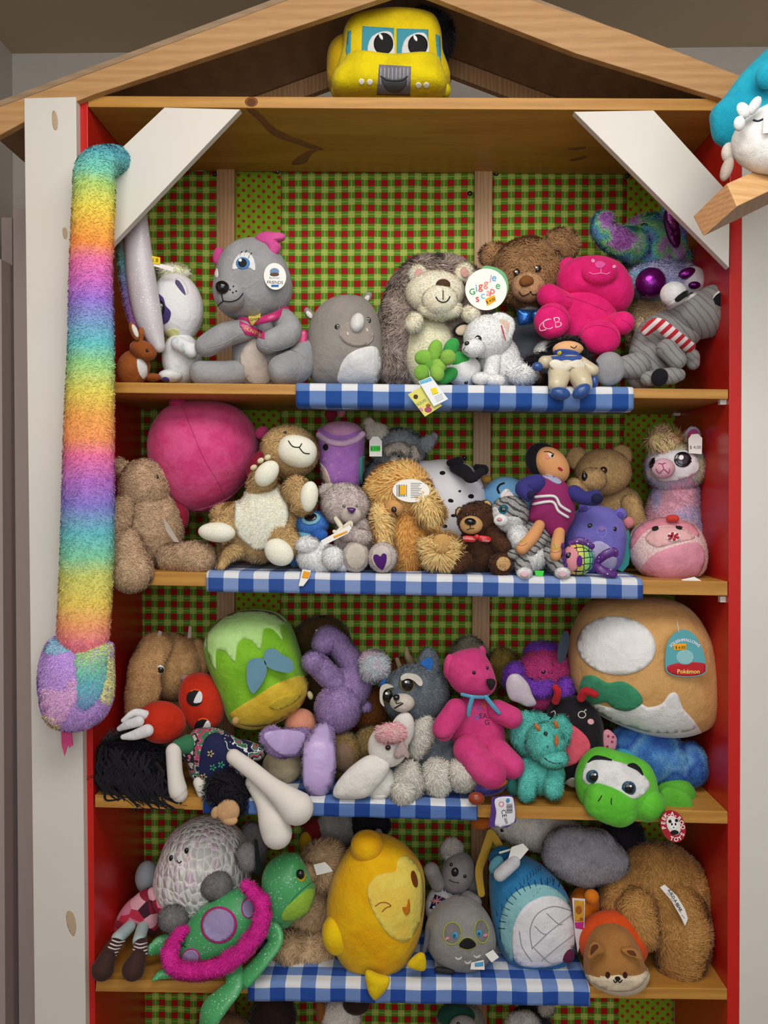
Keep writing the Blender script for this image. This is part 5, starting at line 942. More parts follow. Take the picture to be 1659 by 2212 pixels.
bd = star('body', [(443, 1395), (455, 1355), (490, 1328), (540, 1316), (590, 1322), (625, 1350), (645, 1400), (658, 1450), (668, 1480), (655, 1520), (610, 1555), (560, 1572), (520, 1567), (498, 1550), (480, 1500), (455, 1440)], .14, 100, GG, c=(558, 1445), se=2.6)
patch('light_top', [(447, 1395), (452, 1362), (490, 1330), (540, 1319), (590, 1325), (616, 1345), (604, 1352), (612, 1383), (590, 1360), (572, 1358), (568, 1370), (562, 1403), (545, 1385), (525, 1380), (512, 1395), (507, 1430), (490, 1410), (475, 1404), (466, 1410), (466, 1448), (452, 1420)], V('#aed488', '#a0c878'), [bd], h=1.2, smooth=True)
zone(bd, [(500, 1556), (530, 1545), (560, 1540), (610, 1525), (640, 1500), (655, 1475), (700, 1470), (700, 1560), (560, 1620), (480, 1600)], V('#d4b43a', '#c8a62e')); zone(bd, [(430, 1400), (452, 1392), (470, 1362), (510, 1338), (560, 1335), (600, 1342), (625, 1340), (600, 1280), (430, 1300)], V('#aed488', '#a0c878'))
patch('yellow_base', [(497, 1545), (515, 1528), (560, 1500), (600, 1475), (657, 1458), (666, 1480), (654, 1518), (610, 1553), (560, 1569), (522, 1565)], V('#d4b43a', '#c8a62e'), [bd], h=1.2)
for q in ([(570, 1425), (556, 1422), (536, 1430), (533, 1470), (545, 1498), (560, 1485), (574, 1460), (576, 1440)], [(571, 1430), (572, 1408), (590, 1401), (610, 1415), (628, 1425), (635, 1442), (625, 1453), (600, 1450), (580, 1442)]): card('felt_leaf', spline(q, 40).tolist(), FB('#6690a4', '#5c8498'), Y=.028, th=2.5)
patch('yellow_leaf', [(582, 1522), (600, 1508), (625, 1500), (648, 1500), (630, 1518), (605, 1530), (588, 1530)], V('#c8b034'), [bd], h=3.5); ell('beak', 510, 1555, .06, 8, 11, 8, V('#c09c60'), rot=25); ell('foot', 670, 1502, .12, 6, 10, 8, V('#b8b488'), rot=-20)
LV, LVS = F('#8c74a0', '#7c6690'), ST('#c0a8d8', '#b49ccc')
thing('purple_bunny_plush', 'mauve furry bunny upside down with pompom tail and satin-lined ears', 'stuffed toy', 690, 1720, .09)
tube('body', [(780, 1450, .16, 38), (750, 1490, .15, 48), (745, 1500, .15, 46)], LV, fur='short'); ell('head', 730, 1530, .11, 50, 52, 44, LV, fur='short'); tube('leg', [(765, 1440, .16, 28), (735, 1400, .15, 25), (710, 1380, .14, 28), (700, 1388, .13, 26)], LV, fur='short', n=24); tube('leg', [(725, 1475, .12, 24), (690, 1440, .11, 25), (677, 1430, .1, 24)], LV, fur='short')
ell('pompom_tail', 808, 1439, .11, 33, 34, 28, tiedye('pompom', ['#d8a8b8', '#d8c0cc', '#b8c8cc', '#d8a8bc'], 20), fur='med'); ell('arm', 785, 1525, .15, 18, 14, 14, LV, fur='short')
e1 = tube('ear', [(700, 1580, .06, 22), (690, 1620, .03, 34), (688, 1680, .02, 34), (688, 1690, .02, 30)], LV, flat=.35, fur='short'); patch('ear_lining', [(698, 1555), (714, 1590), (722, 1640), (720, 1690), (700, 1713), (672, 1708), (658, 1690), (658, 1630), (665, 1590), (685, 1575)], LVS, [e1], h=5)
e2 = tube('ear', [(655, 1600, .07, 28), (610, 1605, .05, 32), (585, 1592, .04, 24)], LV, flat=.35, fur='short'); patch('ear_lining', [(570, 1590), (580, 1580), (620, 1578), (657, 1585), (650, 1615), (635, 1630), (608, 1628), (584, 1612)], LVS, [e2], h=5)
thing('peach_chick_plush', 'peach and cream plush peeking out behind the bunny ear', 'stuffed toy', 610, 1700, .11)
hd = ell('head', 650, 1570, .12, 36, 40, 34, V('#d8947c', '#cc8870')); patch('beak', E(656, 1575, 4.5), FB('#d07818'), [hd], h=3); ell('body', 610, 1655, .11, 44, 40, 38, V('#b8aa88'))
GD, WF = F('#5c646c', '#50585f'), F('#c2beb4', '#b0aca2')
thing('grey_wolf_plush', 'grey furry wolf with droopy golden eyes and white fluffy paws', 'stuffed toy', 920, 1735, .08)
ell('body', 935, 1610, .11, 62, 95, 48, GD, fur='short'); hd = ell('head', 898, 1500, .1, 72, 66, 54, GD, fur='short', rot=-15); ell('chest', 910, 1590, .065, 26, 52, 22, WF, fur='med', rot=15)
e1 = star('ear', [(900, 1455), (905, 1420), (922, 1398), (942, 1415), (950, 1450), (930, 1462)], .1, 14, GD, fur='short'); patch('inner_ear', [(910, 1432), (925, 1420), (934, 1428), (930, 1446), (918, 1440)], V('#2a68b8'), [e1], h=5); star('ear', [(818, 1480), (830, 1455), (845, 1465), (845, 1485)], .11, 10, GD, fur='short'); patch('inner_ear', [(822, 1478), (832, 1466), (832, 1478)], V('#2a68b8'), h=5)
sn = ell('muzzle', 869, 1518, .035, 27, 20, 22, V('#c8c0b4')); star('nose', [(849, 1503), (858, 1500), (863, 1503), (862, 1511), (852, 1513)], .012, 7, BLK); line('mouth', [(852, 1530), (862, 1524), (871, 1519)], 1.6, STB, [sn]); line('mouth', [(856, 1513), (857, 1520), (868, 1517)], 1, STB, [sn])
for x, y, pts in ((880, 1477, [(866, 1462), (878, 1455), (900, 1458), (912, 1470), (912, 1480), (905, 1481), (893, 1470), (880, 1466), (868, 1470)]), (838, 1502, [(820, 1505), (822, 1485), (835, 1478), (850, 1484), (842, 1486), (830, 1492), (826, 1508), (830, 1526), (822, 1518)])):
    e_ = bead('eye', x, y, 17, G('#8a7c3c'), top=True, dep=.7, ry=19, rot=-15); patch('pupil', E(x, y+1, 12, 14, -15), G('#0c0a08'), [e_], h=1); patch('eye_glint', E(x-3, y-4, 2.6), FL('#f4f4f4'), [e_], h=2, step=1.5)
    p3 = [(P(a, b, cast(a, b)[0].y-.004) if cast(a, b) else None) for a, b in pts]; card('eyelid', spline(pts, 30).tolist(), V('#cfcac0'), Y=min(q[1] for q in p3 if q is not None)-.003, th=6)
for x, y, rx, ry, Y in ((883, 1690, 33, 46, .03), (945, 1680, 34, 42, .04), (1000, 1672, 32, 36, .03)): ell('paw', x, y, Y, rx, ry, 28, WF, fur='med')
ell('paw', 872, 1712, .01, 28, 26, 22, WF, fur='med'); ell('haunch', 962, 1640, .08, 50, 38, 36, GD, fur='short')
thing('cockatoo_puppet', 'white cockatoo puppet with pink feathered forehead leaning on the wolf', 'stuffed toy', 800, 1728, .03)
CW = V('#d9d5d0', '#d0ccc6')
ell('crest', 868, 1580, .03, 26, 44, 18, CW, rot=15); hd = ell('head', 838, 1612, .02, 44, 46, 32, CW, rot=15); star('wing', [(720, 1705), (735, 1680), (765, 1650), (800, 1630), (835, 1640), (840, 1665), (815, 1700), (790, 1722), (750, 1726), (722, 1722)], -.0, 24, CW, c=(778, 1688)); ell('body', 820, 1690, .03, 42, 38, 30, CW, lump=3)
ell('forehead_fluff', 845, 1583, -.012, 32, 22, 12, F('#cf8a90', '#d8a8a8'), fur='med'); bead('eye', 838, 1615, 6.5, G('#7a5a30')); patch('pupil', E(838, 1615, 4), BLK, h=1.4, step=1.5); star('beak', [(858, 1612), (870, 1602), (882, 1622), (884, 1638), (872, 1634), (858, 1640), (850, 1632)], -.02, 10, V('#a89490'), c=(868, 1624))
patch('under_fold', [(790, 1722), (830, 1718), (860, 1725), (840, 1733), (800, 1732)], CW, h=3)
thing('curly_bull_plush', 'curly brown bull with pale horns behind the wolf', 'stuffed toy', 800, 1560, .2)
CU = F('#70401c', '#5c3414'); ell('head', 870, 1460, .22, 36, 40, 30, CU, fur='sherpa'); tube('horn', [(888, 1432, .19, 9), (880, 1415, .18, 7), (878, 1400, .18, 3)], V('#b09c74')); tube('horn', [(863, 1440, .19, 6), (858, 1425, .19, 5)], V('#b09c74')); ell('body', 800, 1530, .2, 40, 50, 36, CU, fur='sherpa')
thing('olive_bear_plush', 'olive-tan bear feet visible between the bunny ear and the cockatoo', 'stuffed toy', 765, 1690, .1)
OB = F('#7e6840', '#6c5834'); f_ = ell('foot', 748, 1625, .1, 34, 44, 28, OB, fur='short', rot=-10); ell('foot', 795, 1605, .12, 30, 38, 28, OB, fur='short', rot=20); patch('foot_pad', E(742, 1640, 22, 34), V('#7c6450'), [f_], h=4); ell('body', 765, 1665, .13, 40, 36, 30, OB, fur='short')
PB2 = V('#c9407c', '#bc3470')
thing('magenta_bear_plush', 'sitting magenta pink bear with blue ribbon and embroidered chest', 'stuffed toy', 1040, 1710, .06)
bd = star('body', [(965, 1560), (980, 1520), (1010, 1505), (1055, 1510), (1085, 1545), (1095, 1600), (1110, 1650), (1080, 1670), (1020, 1660), (985, 1620)], .08, 44, PB2, c=(1040, 1585), lump=2); hd = star('head', [(961, 1450), (968, 1420), (1000, 1404), (1035, 1402), (1058, 1430), (1070, 1462), (1072, 1480), (1058, 1500), (1025, 1506), (990, 1495), (970, 1475)], .06, 46, PB2, c=(1015, 1455))
ell('ear', 970, 1440, .05, 12, 28, 14, PB2, rot=5); ell('ear', 1042, 1408, .08, 8, 14, 8, PB2, rot=-10); star('nose', [(1050, 1470), (1062, 1466), (1071, 1472), (1066, 1486), (1058, 1490)], .012, 10, STB)
for x, y in ((1024, 1453), (1052, 1443)): bead('eye', x, y, 4, BLK)
tube('arm', [(985, 1535, .04, 26), (960, 1570, .02, 25), (958, 1578, .02, 23)], PB2, lump=1); tube('arm', [(1075, 1535, .05, 24), (1105, 1550, .04, 24)], PB2, lump=1); tube('leg', [(1010, 1620, .03, 32), (1045, 1660, .01, 34), (1060, 1672, .0, 34)], PB2, lump=2); tube('leg', [(1075, 1630, .04, 32), (1105, 1655, .02, 28)], PB2, lump=2)
RB = ST('#4c98b8'); tube('ribbon', [(998, 1500, .02, 4), (1020, 1505, .012, 4), (1045, 1506, .02, 4), (1055, 1502, .03, 3)], RB, flat=.4); tube('ribbon', [(1020, 1508, .01, 5), (1014, 1530, .012, 5), (1012, 1545, .015, 4)], RB, flat=.3); tube('ribbon', [(1050, 1506, .02, 5), (1065, 1525, .02, 5), (1078, 1540, .022, 4)], RB, flat=.3)
text('EASY', 1052, 1546, 11, FL('#28203c'), on=[bd]); text('G', 1052, 1560, 11, FL('#28203c'), on=[bd])
for x, y, c in ((1035, 1530, '#8c5cb0'), (1045, 1522, '#c87838'), (1030, 1550, '#7c6cc0'), (1062, 1545, '#d8a830')): [patch('embroidered_flower', E(x+4*math.cos(k*1.26), y+4*math.sin(k*1.26), 2.4, 1.4, k*72), FL(c), [bd], h=1, step=1.5) for k in range(5)]
thing('beige_fuzzy_plush', 'dim beige fuzzy plush top behind the magenta bear head', 'stuffed toy', 1010, 1500, .26); ell('body', 1012, 1440, .26, 42, 66, 40, F('#8c8472', '#787060'), fur='med'); ell('body', 1085, 1440, .27, 34, 40, 30, F('#8a7434', '#6c5c28'), fur='med')
MF = F('#a8346c', '#942c5e'); VF = F('#6a34a0', '#5c2c90')
thing('fuzzy_octopus_plush', 'fuzzy magenta and violet plush with white satin wing and dark oval tag', 'stuffed toy', 1160, 1530, .16)
hd = ell('body', 1172, 1450, .17, 58, 50, 44, MF, fur='sherpa', rot=-20); ell('hood', 1175, 1408, .19, 44, 22, 36, VF, fur='sherpa'); ell('hood', 1110, 1460, .15, 24, 32, 26, VF, fur='sherpa', rot=20); tube('arm', [(1130, 1480, .12, 18), (1165, 1490, .1, 17), (1185, 1485, .1, 15)], VF, fur='sherpa'); ell('leg', 1220, 1490, .13, 20, 26, 18, VF, fur='sherpa'); ell('foot', 1165, 1515, .14, 30, 18, 22, MF, fur='sherpa')
star('wing', [(1092, 1480), (1100, 1458), (1120, 1455), (1140, 1475), (1150, 1500), (1158, 1520), (1140, 1528), (1120, 1520), (1100, 1510)], .08, 10, ST('#c8bcc4', '#b8acb8'), lump=2); bead('eye', 1174, 1452, 5, BLK); bead('eye', 1192, 1437, 3.5, BLK); line('mouth', [(1184, 1452), (1190, 1456), (1194, 1450)], .9, STB); tag('hang_tag', E(1217, 1398, 11, 36, 12, 28), FL('#3c4858'), Y=.1, tilt=(1., 0))
TQ = F('#55aca0', '#489c92')
thing('triceratops_plush', 'turquoise fluffy triceratops with small orange horns standing by the shelf edge', 'stuffed toy', 1165, 1730, .03)
ell('body', 1165, 1670, .06, 52, 44, 42, TQ, fur='short'); hd = ell('head', 1178, 1605, .03, 42, 44, 38, TQ, fur='short', rot=-20); ell('frill', 1150, 1585, .06, 46, 48, 22, TQ, fur='med', rot=-30); ell('frill', 1212, 1580, .06, 20, 36, 18, TQ, fur='med'); ell('muzzle', 1195, 1638, .01, 32, 22, 26, TQ, fur='short')
for x, y, ry, r in ((1161, 1571, 11, -30), (1201, 1565, 10, -15), (1202, 1600, 14, 0)): ell('horn', x, y, -.015, 4.5, ry, 5, V('#b86c38'), rot=r)
bead('eye', 1179, 1586, 5, BLK, ry=6); line('mouth', [(1172, 1634), (1185, 1644), (1200, 1649), (1215, 1648)], 1.1, STB); line('nostril', [(1182, 1610), (1184, 1616)], 1, STB)
for x, y, Y in ((1140, 1705, .02), (1197, 1700, .02), (1115, 1690, .08)): tube('leg', [(x, y-25, Y+.01, 22), (x-2, y+6, Y-.005, 20)], TQ, fur='short')
thing('black_ladybug_plush', 'black velour plush with coral belly and red antennae beside the triceratops', 'stuffed toy', 1250, 1690, .11)
bd = star('body', [(1180, 1560), (1190, 1520), (1225, 1504), (1265, 1508), (1295, 1545), (1304, 1590), (1300, 1640), (1280, 1680), (1240, 1700), (1210, 1680), (1190, 1630)], .11, 56, V('#1a171c', '#131116'), c=(1245, 1600)); patch('belly', [(1225, 1565), (1250, 1575), (1272, 1600), (1272, 1625), (1250, 1645), (1225, 1655), (1215, 1650), (1222, 1600)], V('#d8586c', '#cc4c60'), [bd], h=2)
line('eye', E(1257, 1544, 8, 7), 1.1, FL('#d0c8b8'), [bd], closed=True); line('eye', [(1190, 1540), (1198, 1536), (1200, 1546)], 1.1, FL('#d0c8b8')); line('eyelash', [(1262, 1537), (1266, 1532)], .8, FL('#d0c8b8')); line('eyelash', [(1262, 1537), (1264, 1534), (1267, 1535)], .8, FL('#d0c8b8')); line('smile', [(1213, 1545), (1222, 1549), (1229, 1545)], .9, FL('#b84858'), [bd]); patch('cheek', E(1276, 1559, 7, 6, 20), V('#d8a0a8'), [bd])
tube('antenna', [(1200, 1515, .08, 8), (1205, 1495, .07, 8), (1200, 1485, .07, 7)], V('#b8202c')); tube('antenna', [(1255, 1508, .07, 9), (1265, 1493, .06, 9), (1285, 1500, .05, 8)], V('#b8202c')); patch('white_foot', [(1220, 1690), (1240, 1680), (1250, 1705), (1222, 1706)], V('#cfcac6'), h=2)
thing('big_two_tone_plush', 'huge tan and white egg-shaped plush pillow with round teal hang tag', 'stuffed toy', 1390, 1580, .15)
TO = V('#c79a62', '#bd8f58')
bd = star('body', [(1232, 1450), (1234, 1390), (1255, 1330), (1290, 1298), (1340, 1292), (1420, 1290), (1480, 1310), (1520, 1370), (1540, 1450), (1545, 1520), (1525, 1560), (1470, 1583), (1400, 1582), (1330, 1560), (1275, 1530), (1240, 1490)], .155, 130, TO, c=(1388, 1440), se=2.5)
patch('white_base', [(1284, 1520), (1330, 1530), (1380, 1520), (1400, 1528), (1430, 1520), (1445, 1500), (1462, 1498), (1475, 1530), (1500, 1558), (1498, 1574), (1460, 1582), (1400, 1580), (1335, 1560), (1296, 1540)], V('#dcdada', '#d2d0d0'), [bd], h=1.5)
zone(bd, [(1296, 1540), (1340, 1555), (1400, 1565), (1450, 1560), (1490, 1566), (1510, 1570), (1520, 1640), (1380, 1660), (1240, 1600), (1262, 1530)], V('#dcdada', '#d2d0d0'))
patch('white_patch', E(1332, 1395, 84, 62, 6, 28), V('#dedcda', '#d6d4d2'), [bd], h=3)
patch('green_patch', [(1254, 1490), (1262, 1462), (1285, 1460), (1312, 1475), (1345, 1472), (1375, 1490), (1388, 1515), (1360, 1534), (1330, 1530), (1310, 1516), (1285, 1520), (1262, 1510)], V('#3c8c68', '#35805e'), [bd], h=3)
t1 = tag('hang_tag', [(1437, 1440), (1440, 1395), (1455, 1370), (1475, 1360), (1497, 1368), (1515, 1395), (1524, 1430), (1525, 1452), (1505, 1461), (1470, 1462), (1445, 1455)], FL('#5aa4ae'), smooth=True, dy=-8, string=[(1462, 1336, .04), (1464, 1350, .01), (1467, 1366, -.002)])
patch('tag_red', [(1441, 1440), (1460, 1433), (1490, 1430), (1524, 1434), (1524, 1450), (1505, 1459), (1470, 1460), (1446, 1453)], FL('#b8202c'), [t1], h=.3); patch('tag_disc', E(1480, 1420, 19, 16), FL('#8cc0c4'), [t1], h=.5)
text('SQUISHMALLOWS', 1479, 1382, 6.2, FL('#f0e4f0'), on=[t1], arc=42, bold=.02); text('Pokémon', 1487, 1450, 9, FL('#e8d060'), on=[t1], bold=.02); s_ = patch('price_sticker', [(1455, 1392), (1482, 1390), (1482, 1403), (1456, 1405)], FL('#f0a820'), [t1], h=.7, smooth=False, parent=t1); text('$ 6.00', 1469, 1398, 6, STB, on=[t1], h=1.4)
BT = tiedye('blue_tie_dye', ['#3c68b8', '#4884c8', '#6ca4d4', '#3460b4', '#5090cc'], 12)
thing('blue_slug_plush', 'blue cloud-dyed furry plush lying under the huge tan and white plush', 'stuffed toy', 1420, 1700, .13)
ell('body', 1415, 1635, .14, 106, 58, 62, BT, fur='short', rot=25); ell('tail', 1495, 1650, .12, 32, 48, 34, BT, fur='short', rot=-10); ell('belly', 1370, 1660, .1, 60, 32, 30, V('#3c9cc0'), rot=35); star('bow', [(1304, 1580), (1315, 1576), (1330, 1590), (1332, 1605), (1326, 1622), (1308, 1622), (1302, 1600)], .08, 8, V('#d890a4')); 
for x, y in ((1314, 1590), (1322, 1602), (1312, 1612), (1324, 1592)): patch('heart_dot', E(x, y, 2.6), V('#b03048'), h=1, step=1.5)
TG = V('#62bc3a', '#56b030')
thing('green_turtle_plush', 'bright green big-headed turtle with blue glitter eyes and round toy tag', 'stuffed toy', 1390, 1760, .05)
ell('body', 1460, 1715, .09, 42, 34, 34, V('#5aac34')); star('flipper', [(1425, 1715), (1440, 1700), (1470, 1705), (1490, 1720), (1498, 1752), (1480, 1757), (1450, 1755), (1430, 1745)], .03, 12, V('#5cae36')); hd = star('head', [(1242, 1690), (1252, 1650), (1275, 1622), (1300, 1615), (1330, 1622), (1375, 1635), (1405, 1655), (1420, 1700), (1422, 1745), (1405, 1772), (1370, 1768), (1330, 1780), (1290, 1765), (1255, 1735)], .03, 58, TG, c=(1335, 1700))
mz = star('snout', [(1262, 1730), (1270, 1700), (1295, 1690), (1340, 1698), (1372, 1715), (1378, 1740), (1370, 1770), (1340, 1785), (1300, 1775), (1268, 1755)], -.012, 36, TG, c=(1320, 1740)); ell('cheek', 1402, 1738, -.0, 34, 34, 30, TG)
fw = patch('eye_white', [(1258, 1680), (1268, 1648), (1290, 1636), (1330, 1645), (1370, 1658), (1402, 1690), (1395, 1710), (1370, 1726), (1345, 1712), (1320, 1700), (1290, 1692), (1268, 1694)], V('#e0e0de'), h=1.5)
for x, y, r in ((1281, 1678, 15), (1358, 1703, 16)): e_ = bead('eye', x, y, r, GL('#1c4c68', '#16405c'), dep=.5, top=True); patch('pupil', E(x+1, y, r*.6, r*.66), G('#0a0a0c'), [e_], h=1); patch('eye_glint', E(x+4, y-5, 2.2), FL('#ffffff'), [e_], h=2.4, step=1.3)
for q in ([(1270, 1648), (1285, 1634), (1305, 1636), (1322, 1643), (1300, 1641), (1282, 1642)], [(1355, 1654), (1368, 1650), (1382, 1660), (1388, 1675), (1376, 1664)]): patch('eyebrow', q, FL('#101014'), h=3)
for q in ([(1300, 1718), (1297, 1724), (1292, 1731)], [(1321, 1724), (1320, 1732), (1321, 1738)]): line('nostril', q, 1.1, STB, [mz])
line('mouth', [(1275, 1762), (1295, 1776), (1320, 1783)], 1, STB, [mz]); t1 = tag('round_tag', E(1454, 1785, 26, 36, -22, 36), FL('#a41c2c'), Y=-.03, string=[(1430, 1765, -.01), (1442, 1768, -.03)]); t2 = patch('tag_centre', E(1455, 1783, 14, 22, -22), FL('#e4ddd4'), [t1], h=.4)
for k_, ch in enumerate('PEEK-A-BOO'):
    an = math.radians(190+k_*21); lx, ly = 20*math.cos(an), 29*math.sin(an); c_, s_ = math.cos(math.radians(-22)), math.sin(math.radians(-22)); text(ch, 1454+lx*c_-ly*s_, 1785+lx*s_+ly*c_, 8.5, FL('#f0e4e0'), rot=math.degrees(an)+90-22, on=[t1], bold=.03)

for k_, ch in enumerate('TOYS'):
    an = math.radians(128-k_*25); lx, ly = 20*math.cos(an), 29*math.sin(an); text(ch, 1454+lx*c_-ly*s_, 1785+lx*s_+ly*c_, 8.5, FL('#f0e4e0'), rot=math.degrees(an)-90-22, on=[t1], bold=.03)
for x, y, rx, ry, c in ((1455, 1782, 9, 11, '#f4f4f4'), (1447, 1774, 3.5, 3.5, '#141414'), (1461, 1772, 3.5, 3.5, '#141414'), (1451, 1780, 2, 2.8, '#141414'), (1459, 1780, 2, 2.8, '#141414'), (1455, 1787, 1.6, 1.3, '#141414'), (1457, 1798, 9, 5, '#141414')): patch('tag_panda', E(x, y, rx, ry), FL(c), [t1], h=.9 if rx > 8 else 1.3, step=1.5)
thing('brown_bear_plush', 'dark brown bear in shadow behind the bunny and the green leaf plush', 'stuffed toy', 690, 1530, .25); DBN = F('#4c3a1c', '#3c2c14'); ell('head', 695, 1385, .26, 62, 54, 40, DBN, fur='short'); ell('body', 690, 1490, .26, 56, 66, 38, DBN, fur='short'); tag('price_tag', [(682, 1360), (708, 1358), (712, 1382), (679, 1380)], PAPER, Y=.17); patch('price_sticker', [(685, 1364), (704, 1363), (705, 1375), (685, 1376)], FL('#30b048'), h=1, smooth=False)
thing('tiny_purple_plush', 'small navy and orange plush with white safety label under the magenta bear', 'stuffed toy', 1060, 1745, .0)
ell('body', 1060, 1700, .0, 36, 18, 20, ST('#2c2468'), rot=-15); ell('body', 1072, 1695, -.006, 26, 8, 16, V('#a84820'), rot=-20); ell('foot', 1029, 1725, -.015, 18, 14, 12, ST('#8c3414'))
t1 = tag('safety_label', [(1062, 1722), (1105, 1717), (1112, 1730), (1115, 1775), (1095, 1788), (1055, 1786), (1060, 1755)], FL('#4c2c78'), Y=-.03); t2 = patch('label_face', [(1070, 1726), (1102, 1721), (1110, 1732), (1112, 1773), (1092, 1784), (1070, 1785), (1072, 1755)], FL('#dcdae2'), [t1], h=.4)
text('CE', 1089, 1757, 10, STB, rot=80, on=[t1], h=1); line('no_symbol', E(1083, 1737, 5), .7, FL('#c03040'), [t1], closed=True); patch('label_mark', E(1097, 1729, 4, 5, 20), FL('#3888c0'), [t1], h=1, step=2); text('000', 1093, 1773, 6, STB, rot=70, on=[t1], h=1)
for i in range(8): patch('barcode', [(1094, 1737+i*2.6), (1107, 1736+i*2.6), (1107, 1736.8+i*2.6+(i % 3)*.4), (1094, 1737.8+i*2.6+(i % 3)*.4)], FL('#202024'), [t1], h=.9, smooth=False, step=5)
# ================= fourth shelf =================
PAT = NT('patchwork_print'); v_ = PAT.coord(); vo_ = PAT.n('ShaderNodeTexVoronoi', {'Vector': v_, 'Scale': 38})
PATM = PAT.fin(PAT.ramp(PAT.n('ShaderNodeSeparateColor', {0: vo_.outputs['Color']}).outputs[0], [(0, '#8c1c34'), (.3, '#c87890'), (.5, '#401828'), (.65, '#b82c44'), (.85, '#d8a0ac')], 'CONSTANT'), .8, .1, .3)
thing('striped_stocking_doll', 'cloth doll in red patchwork dress with brown boots and striped stockings', 'doll', 300, 2060, .1)
BT_ = FB('#3c2420', '#341e1a'); LG_ = FB('#a8bcbc'); hd = ell('head', 318, 1895, .2, 26, 36, 24, FB('#a0aab0')); star('dress', [(240, 2010), (262, 1965), (300, 1925), (335, 1915), (352, 1940), (350, 1985), (330, 2030), (318, 2002), (298, 1998), (275, 2006), (258, 2012)], .13, 26, PATM, c=(300, 1975), lump=3); tube('arm', [(330, 1930, .12, 14), (350, 1965, .09, 12)], PATM)
for (x0, y0), (x1, y1), (x2, y2) in (((280, 2002), (254, 2045), (228, 2085)), ((308, 2004), (300, 2050), (294, 2085))):
    tube('leg', [(x0, y0, .1, 13), (x1, y1-18, .05, 14)], LG_); st = tube('stocking', [(x1+4, y1-18, .06, 14), (x2+8, y2-26, .01, 17)], BT_); [line('white_stripe', [(x1-13+(x2+6-x1)*k/5, y1-14+k*7.5), (x1+2+(x2+6-x1)*k/5, y1-9+k*7.5), (x1+18+(x2+6-x1)*k/5, y1-13+k*7.5)], 1.7, FL('#e0d4d0'), [st]) for k in range(5)]; tube('boot', [(x2+3, y2-14, -.01, 19), (x2-6, y2+8, -.02, 25)], BT_)
IR = NT('iridescent_fur'); v_ = IR.coord((1, 1, .45)); w_ = IR.n('ShaderNodeTexVoronoi', {'Vector': IR.coord((1, 1, .55)), 'Scale': 75, 'Randomness': .6}, feature='DISTANCE_TO_EDGE').outputs[0]; w2 = IR.n('ShaderNodeTexWave', {'Vector': v_, 'Scale': 14, 'Distortion': 5}).outputs[1]
cc = IR.mix(IR.ramp(w_, [(.0, (1, 1, 1, 1)), (.12, (0, 0, 0, 1))]), IR.ramp(IR.noise(v_, 45, 2), [(.35, '#d4bccc'), (.45, '#d0ccd0'), (.55, '#ccd0c4'), (.62, '#d4c8d8'), (.7, '#d8bcc0')]), srgb('#f0ece8')); IR.bump(IR.math('ADD', w2, IR.math('MULTIPLY', w_, 4.)), .45, .008); IRM = IR.fin(cc, .4, .2, .6)
thing('iridescent_plush', 'shimmering pale grey ridged plush with tiny smile and grey paws', 'stuffed toy', 440, 1990, .16)
bd = star('body', [(332, 1930), (338, 1870), (365, 1805), (410, 1770), (455, 1762), (500, 1780), (532, 1820), (545, 1880), (530, 1930), (480, 1970), (420, 1995), (360, 1975)], .15, 92, IRM, c=(440, 1875), lump=2)
for x, y in ((370, 1854), (403, 1838)): bead('eye', x, y, 5, BLK, ry=7)
line('mouth', [(382, 1858), (387, 1864), (393, 1860)], 1.2, STB, [bd]); GYF = F('#6f6c6c', '#605e5e'); ell('paw', 468, 1915, .06, 34, 30, 26, GYF, fur='short', rot=-20); ell('paw', 375, 1985, .05, 32, 30, 26, GYF, fur='short'); ell('paw', 535, 1850, .08, 24, 32, 20, F('#8c8688', '#7c777a'), fur='short')
tag('hang_tag', [(549, 1812), (556, 1815), (564, 1870), (560, 1900), (552, 1870)], FL('#20282c'), Y=.06, tilt=(1, 0)); ell('body_side', 545, 1830, .2, 32, 56, 36, F('#7c7478', '#6a6468'), fur='short')
GT1 = GL('#4aa868', '#3c9858', 1.1)
thing('green_sea_turtle_plush', 'large glittery green sea turtle with hot pink furry shell rim', 'stuffed toy', 480, 2090, .05)
sh = star('shell', [(378, 2060), (392, 2010), (430, 1965), (480, 1930), (530, 1918), (565, 1935), (575, 1975), (560, 2020), (520, 2065), (470, 2095), (420, 2098), (385, 2085)], .05, 46, GT1, c=(480, 2010))
for cx, cy, rx, ry, r in ((473, 1998, 39, 40, 30), (412, 2070, 20, 22, 30), (537, 1962, 16, 22, 0)): patch('shell_ring', E(cx, cy, rx, ry, r), V('#b02c74'), [sh], h=1.5); patch('shell_spot', E(cx, cy, rx*.85, ry*.87, r), V('#9c90b8', '#9084ac'), [sh], h=2.8)
MG_ = F('#c8288c', '#b41c7c')
tube('shell_trim', [(395, 2010, .02, 10), (372, 2040, .01, 15), (370, 2075, .0, 17), (395, 2095, -.01, 18), (440, 2095, -.02, 18), (490, 2078, -.02, 18), (535, 2040, -.02, 18), (565, 1990, -.01, 18), (562, 1945, .0, 16), (535, 1915, .01, 12)], MG_, fur='med', n=60)
ell('neck', 600, 1960, .08, 38, 48, 34, GT1, rot=-30); hd = star('head', [(565, 1905), (575, 1870), (605, 1848), (640, 1846), (658, 1870), (672, 1900), (682, 1930), (670, 1965), (640, 1985), (600, 1990), (575, 1970)], .05, 50, GT1, c=(620, 1920)); patch('throat', [(608, 1984), (618, 1960), (640, 1940), (665, 1920), (681, 1925), (678, 1950), (660, 1975), (630, 1988)], V('#8cb43c', '#7ca430'), [hd], h=1.5); patch('eyelid_rim', E(651, 1893, 9, 12), G('#b89c20'), h=1.5); bead('eye', 648, 1889, 10, BLK, ry=11); line('mouth', [(612, 1975), (630, 1945), (655, 1920), (675, 1905)], .9, V('#2c7040'), [hd])
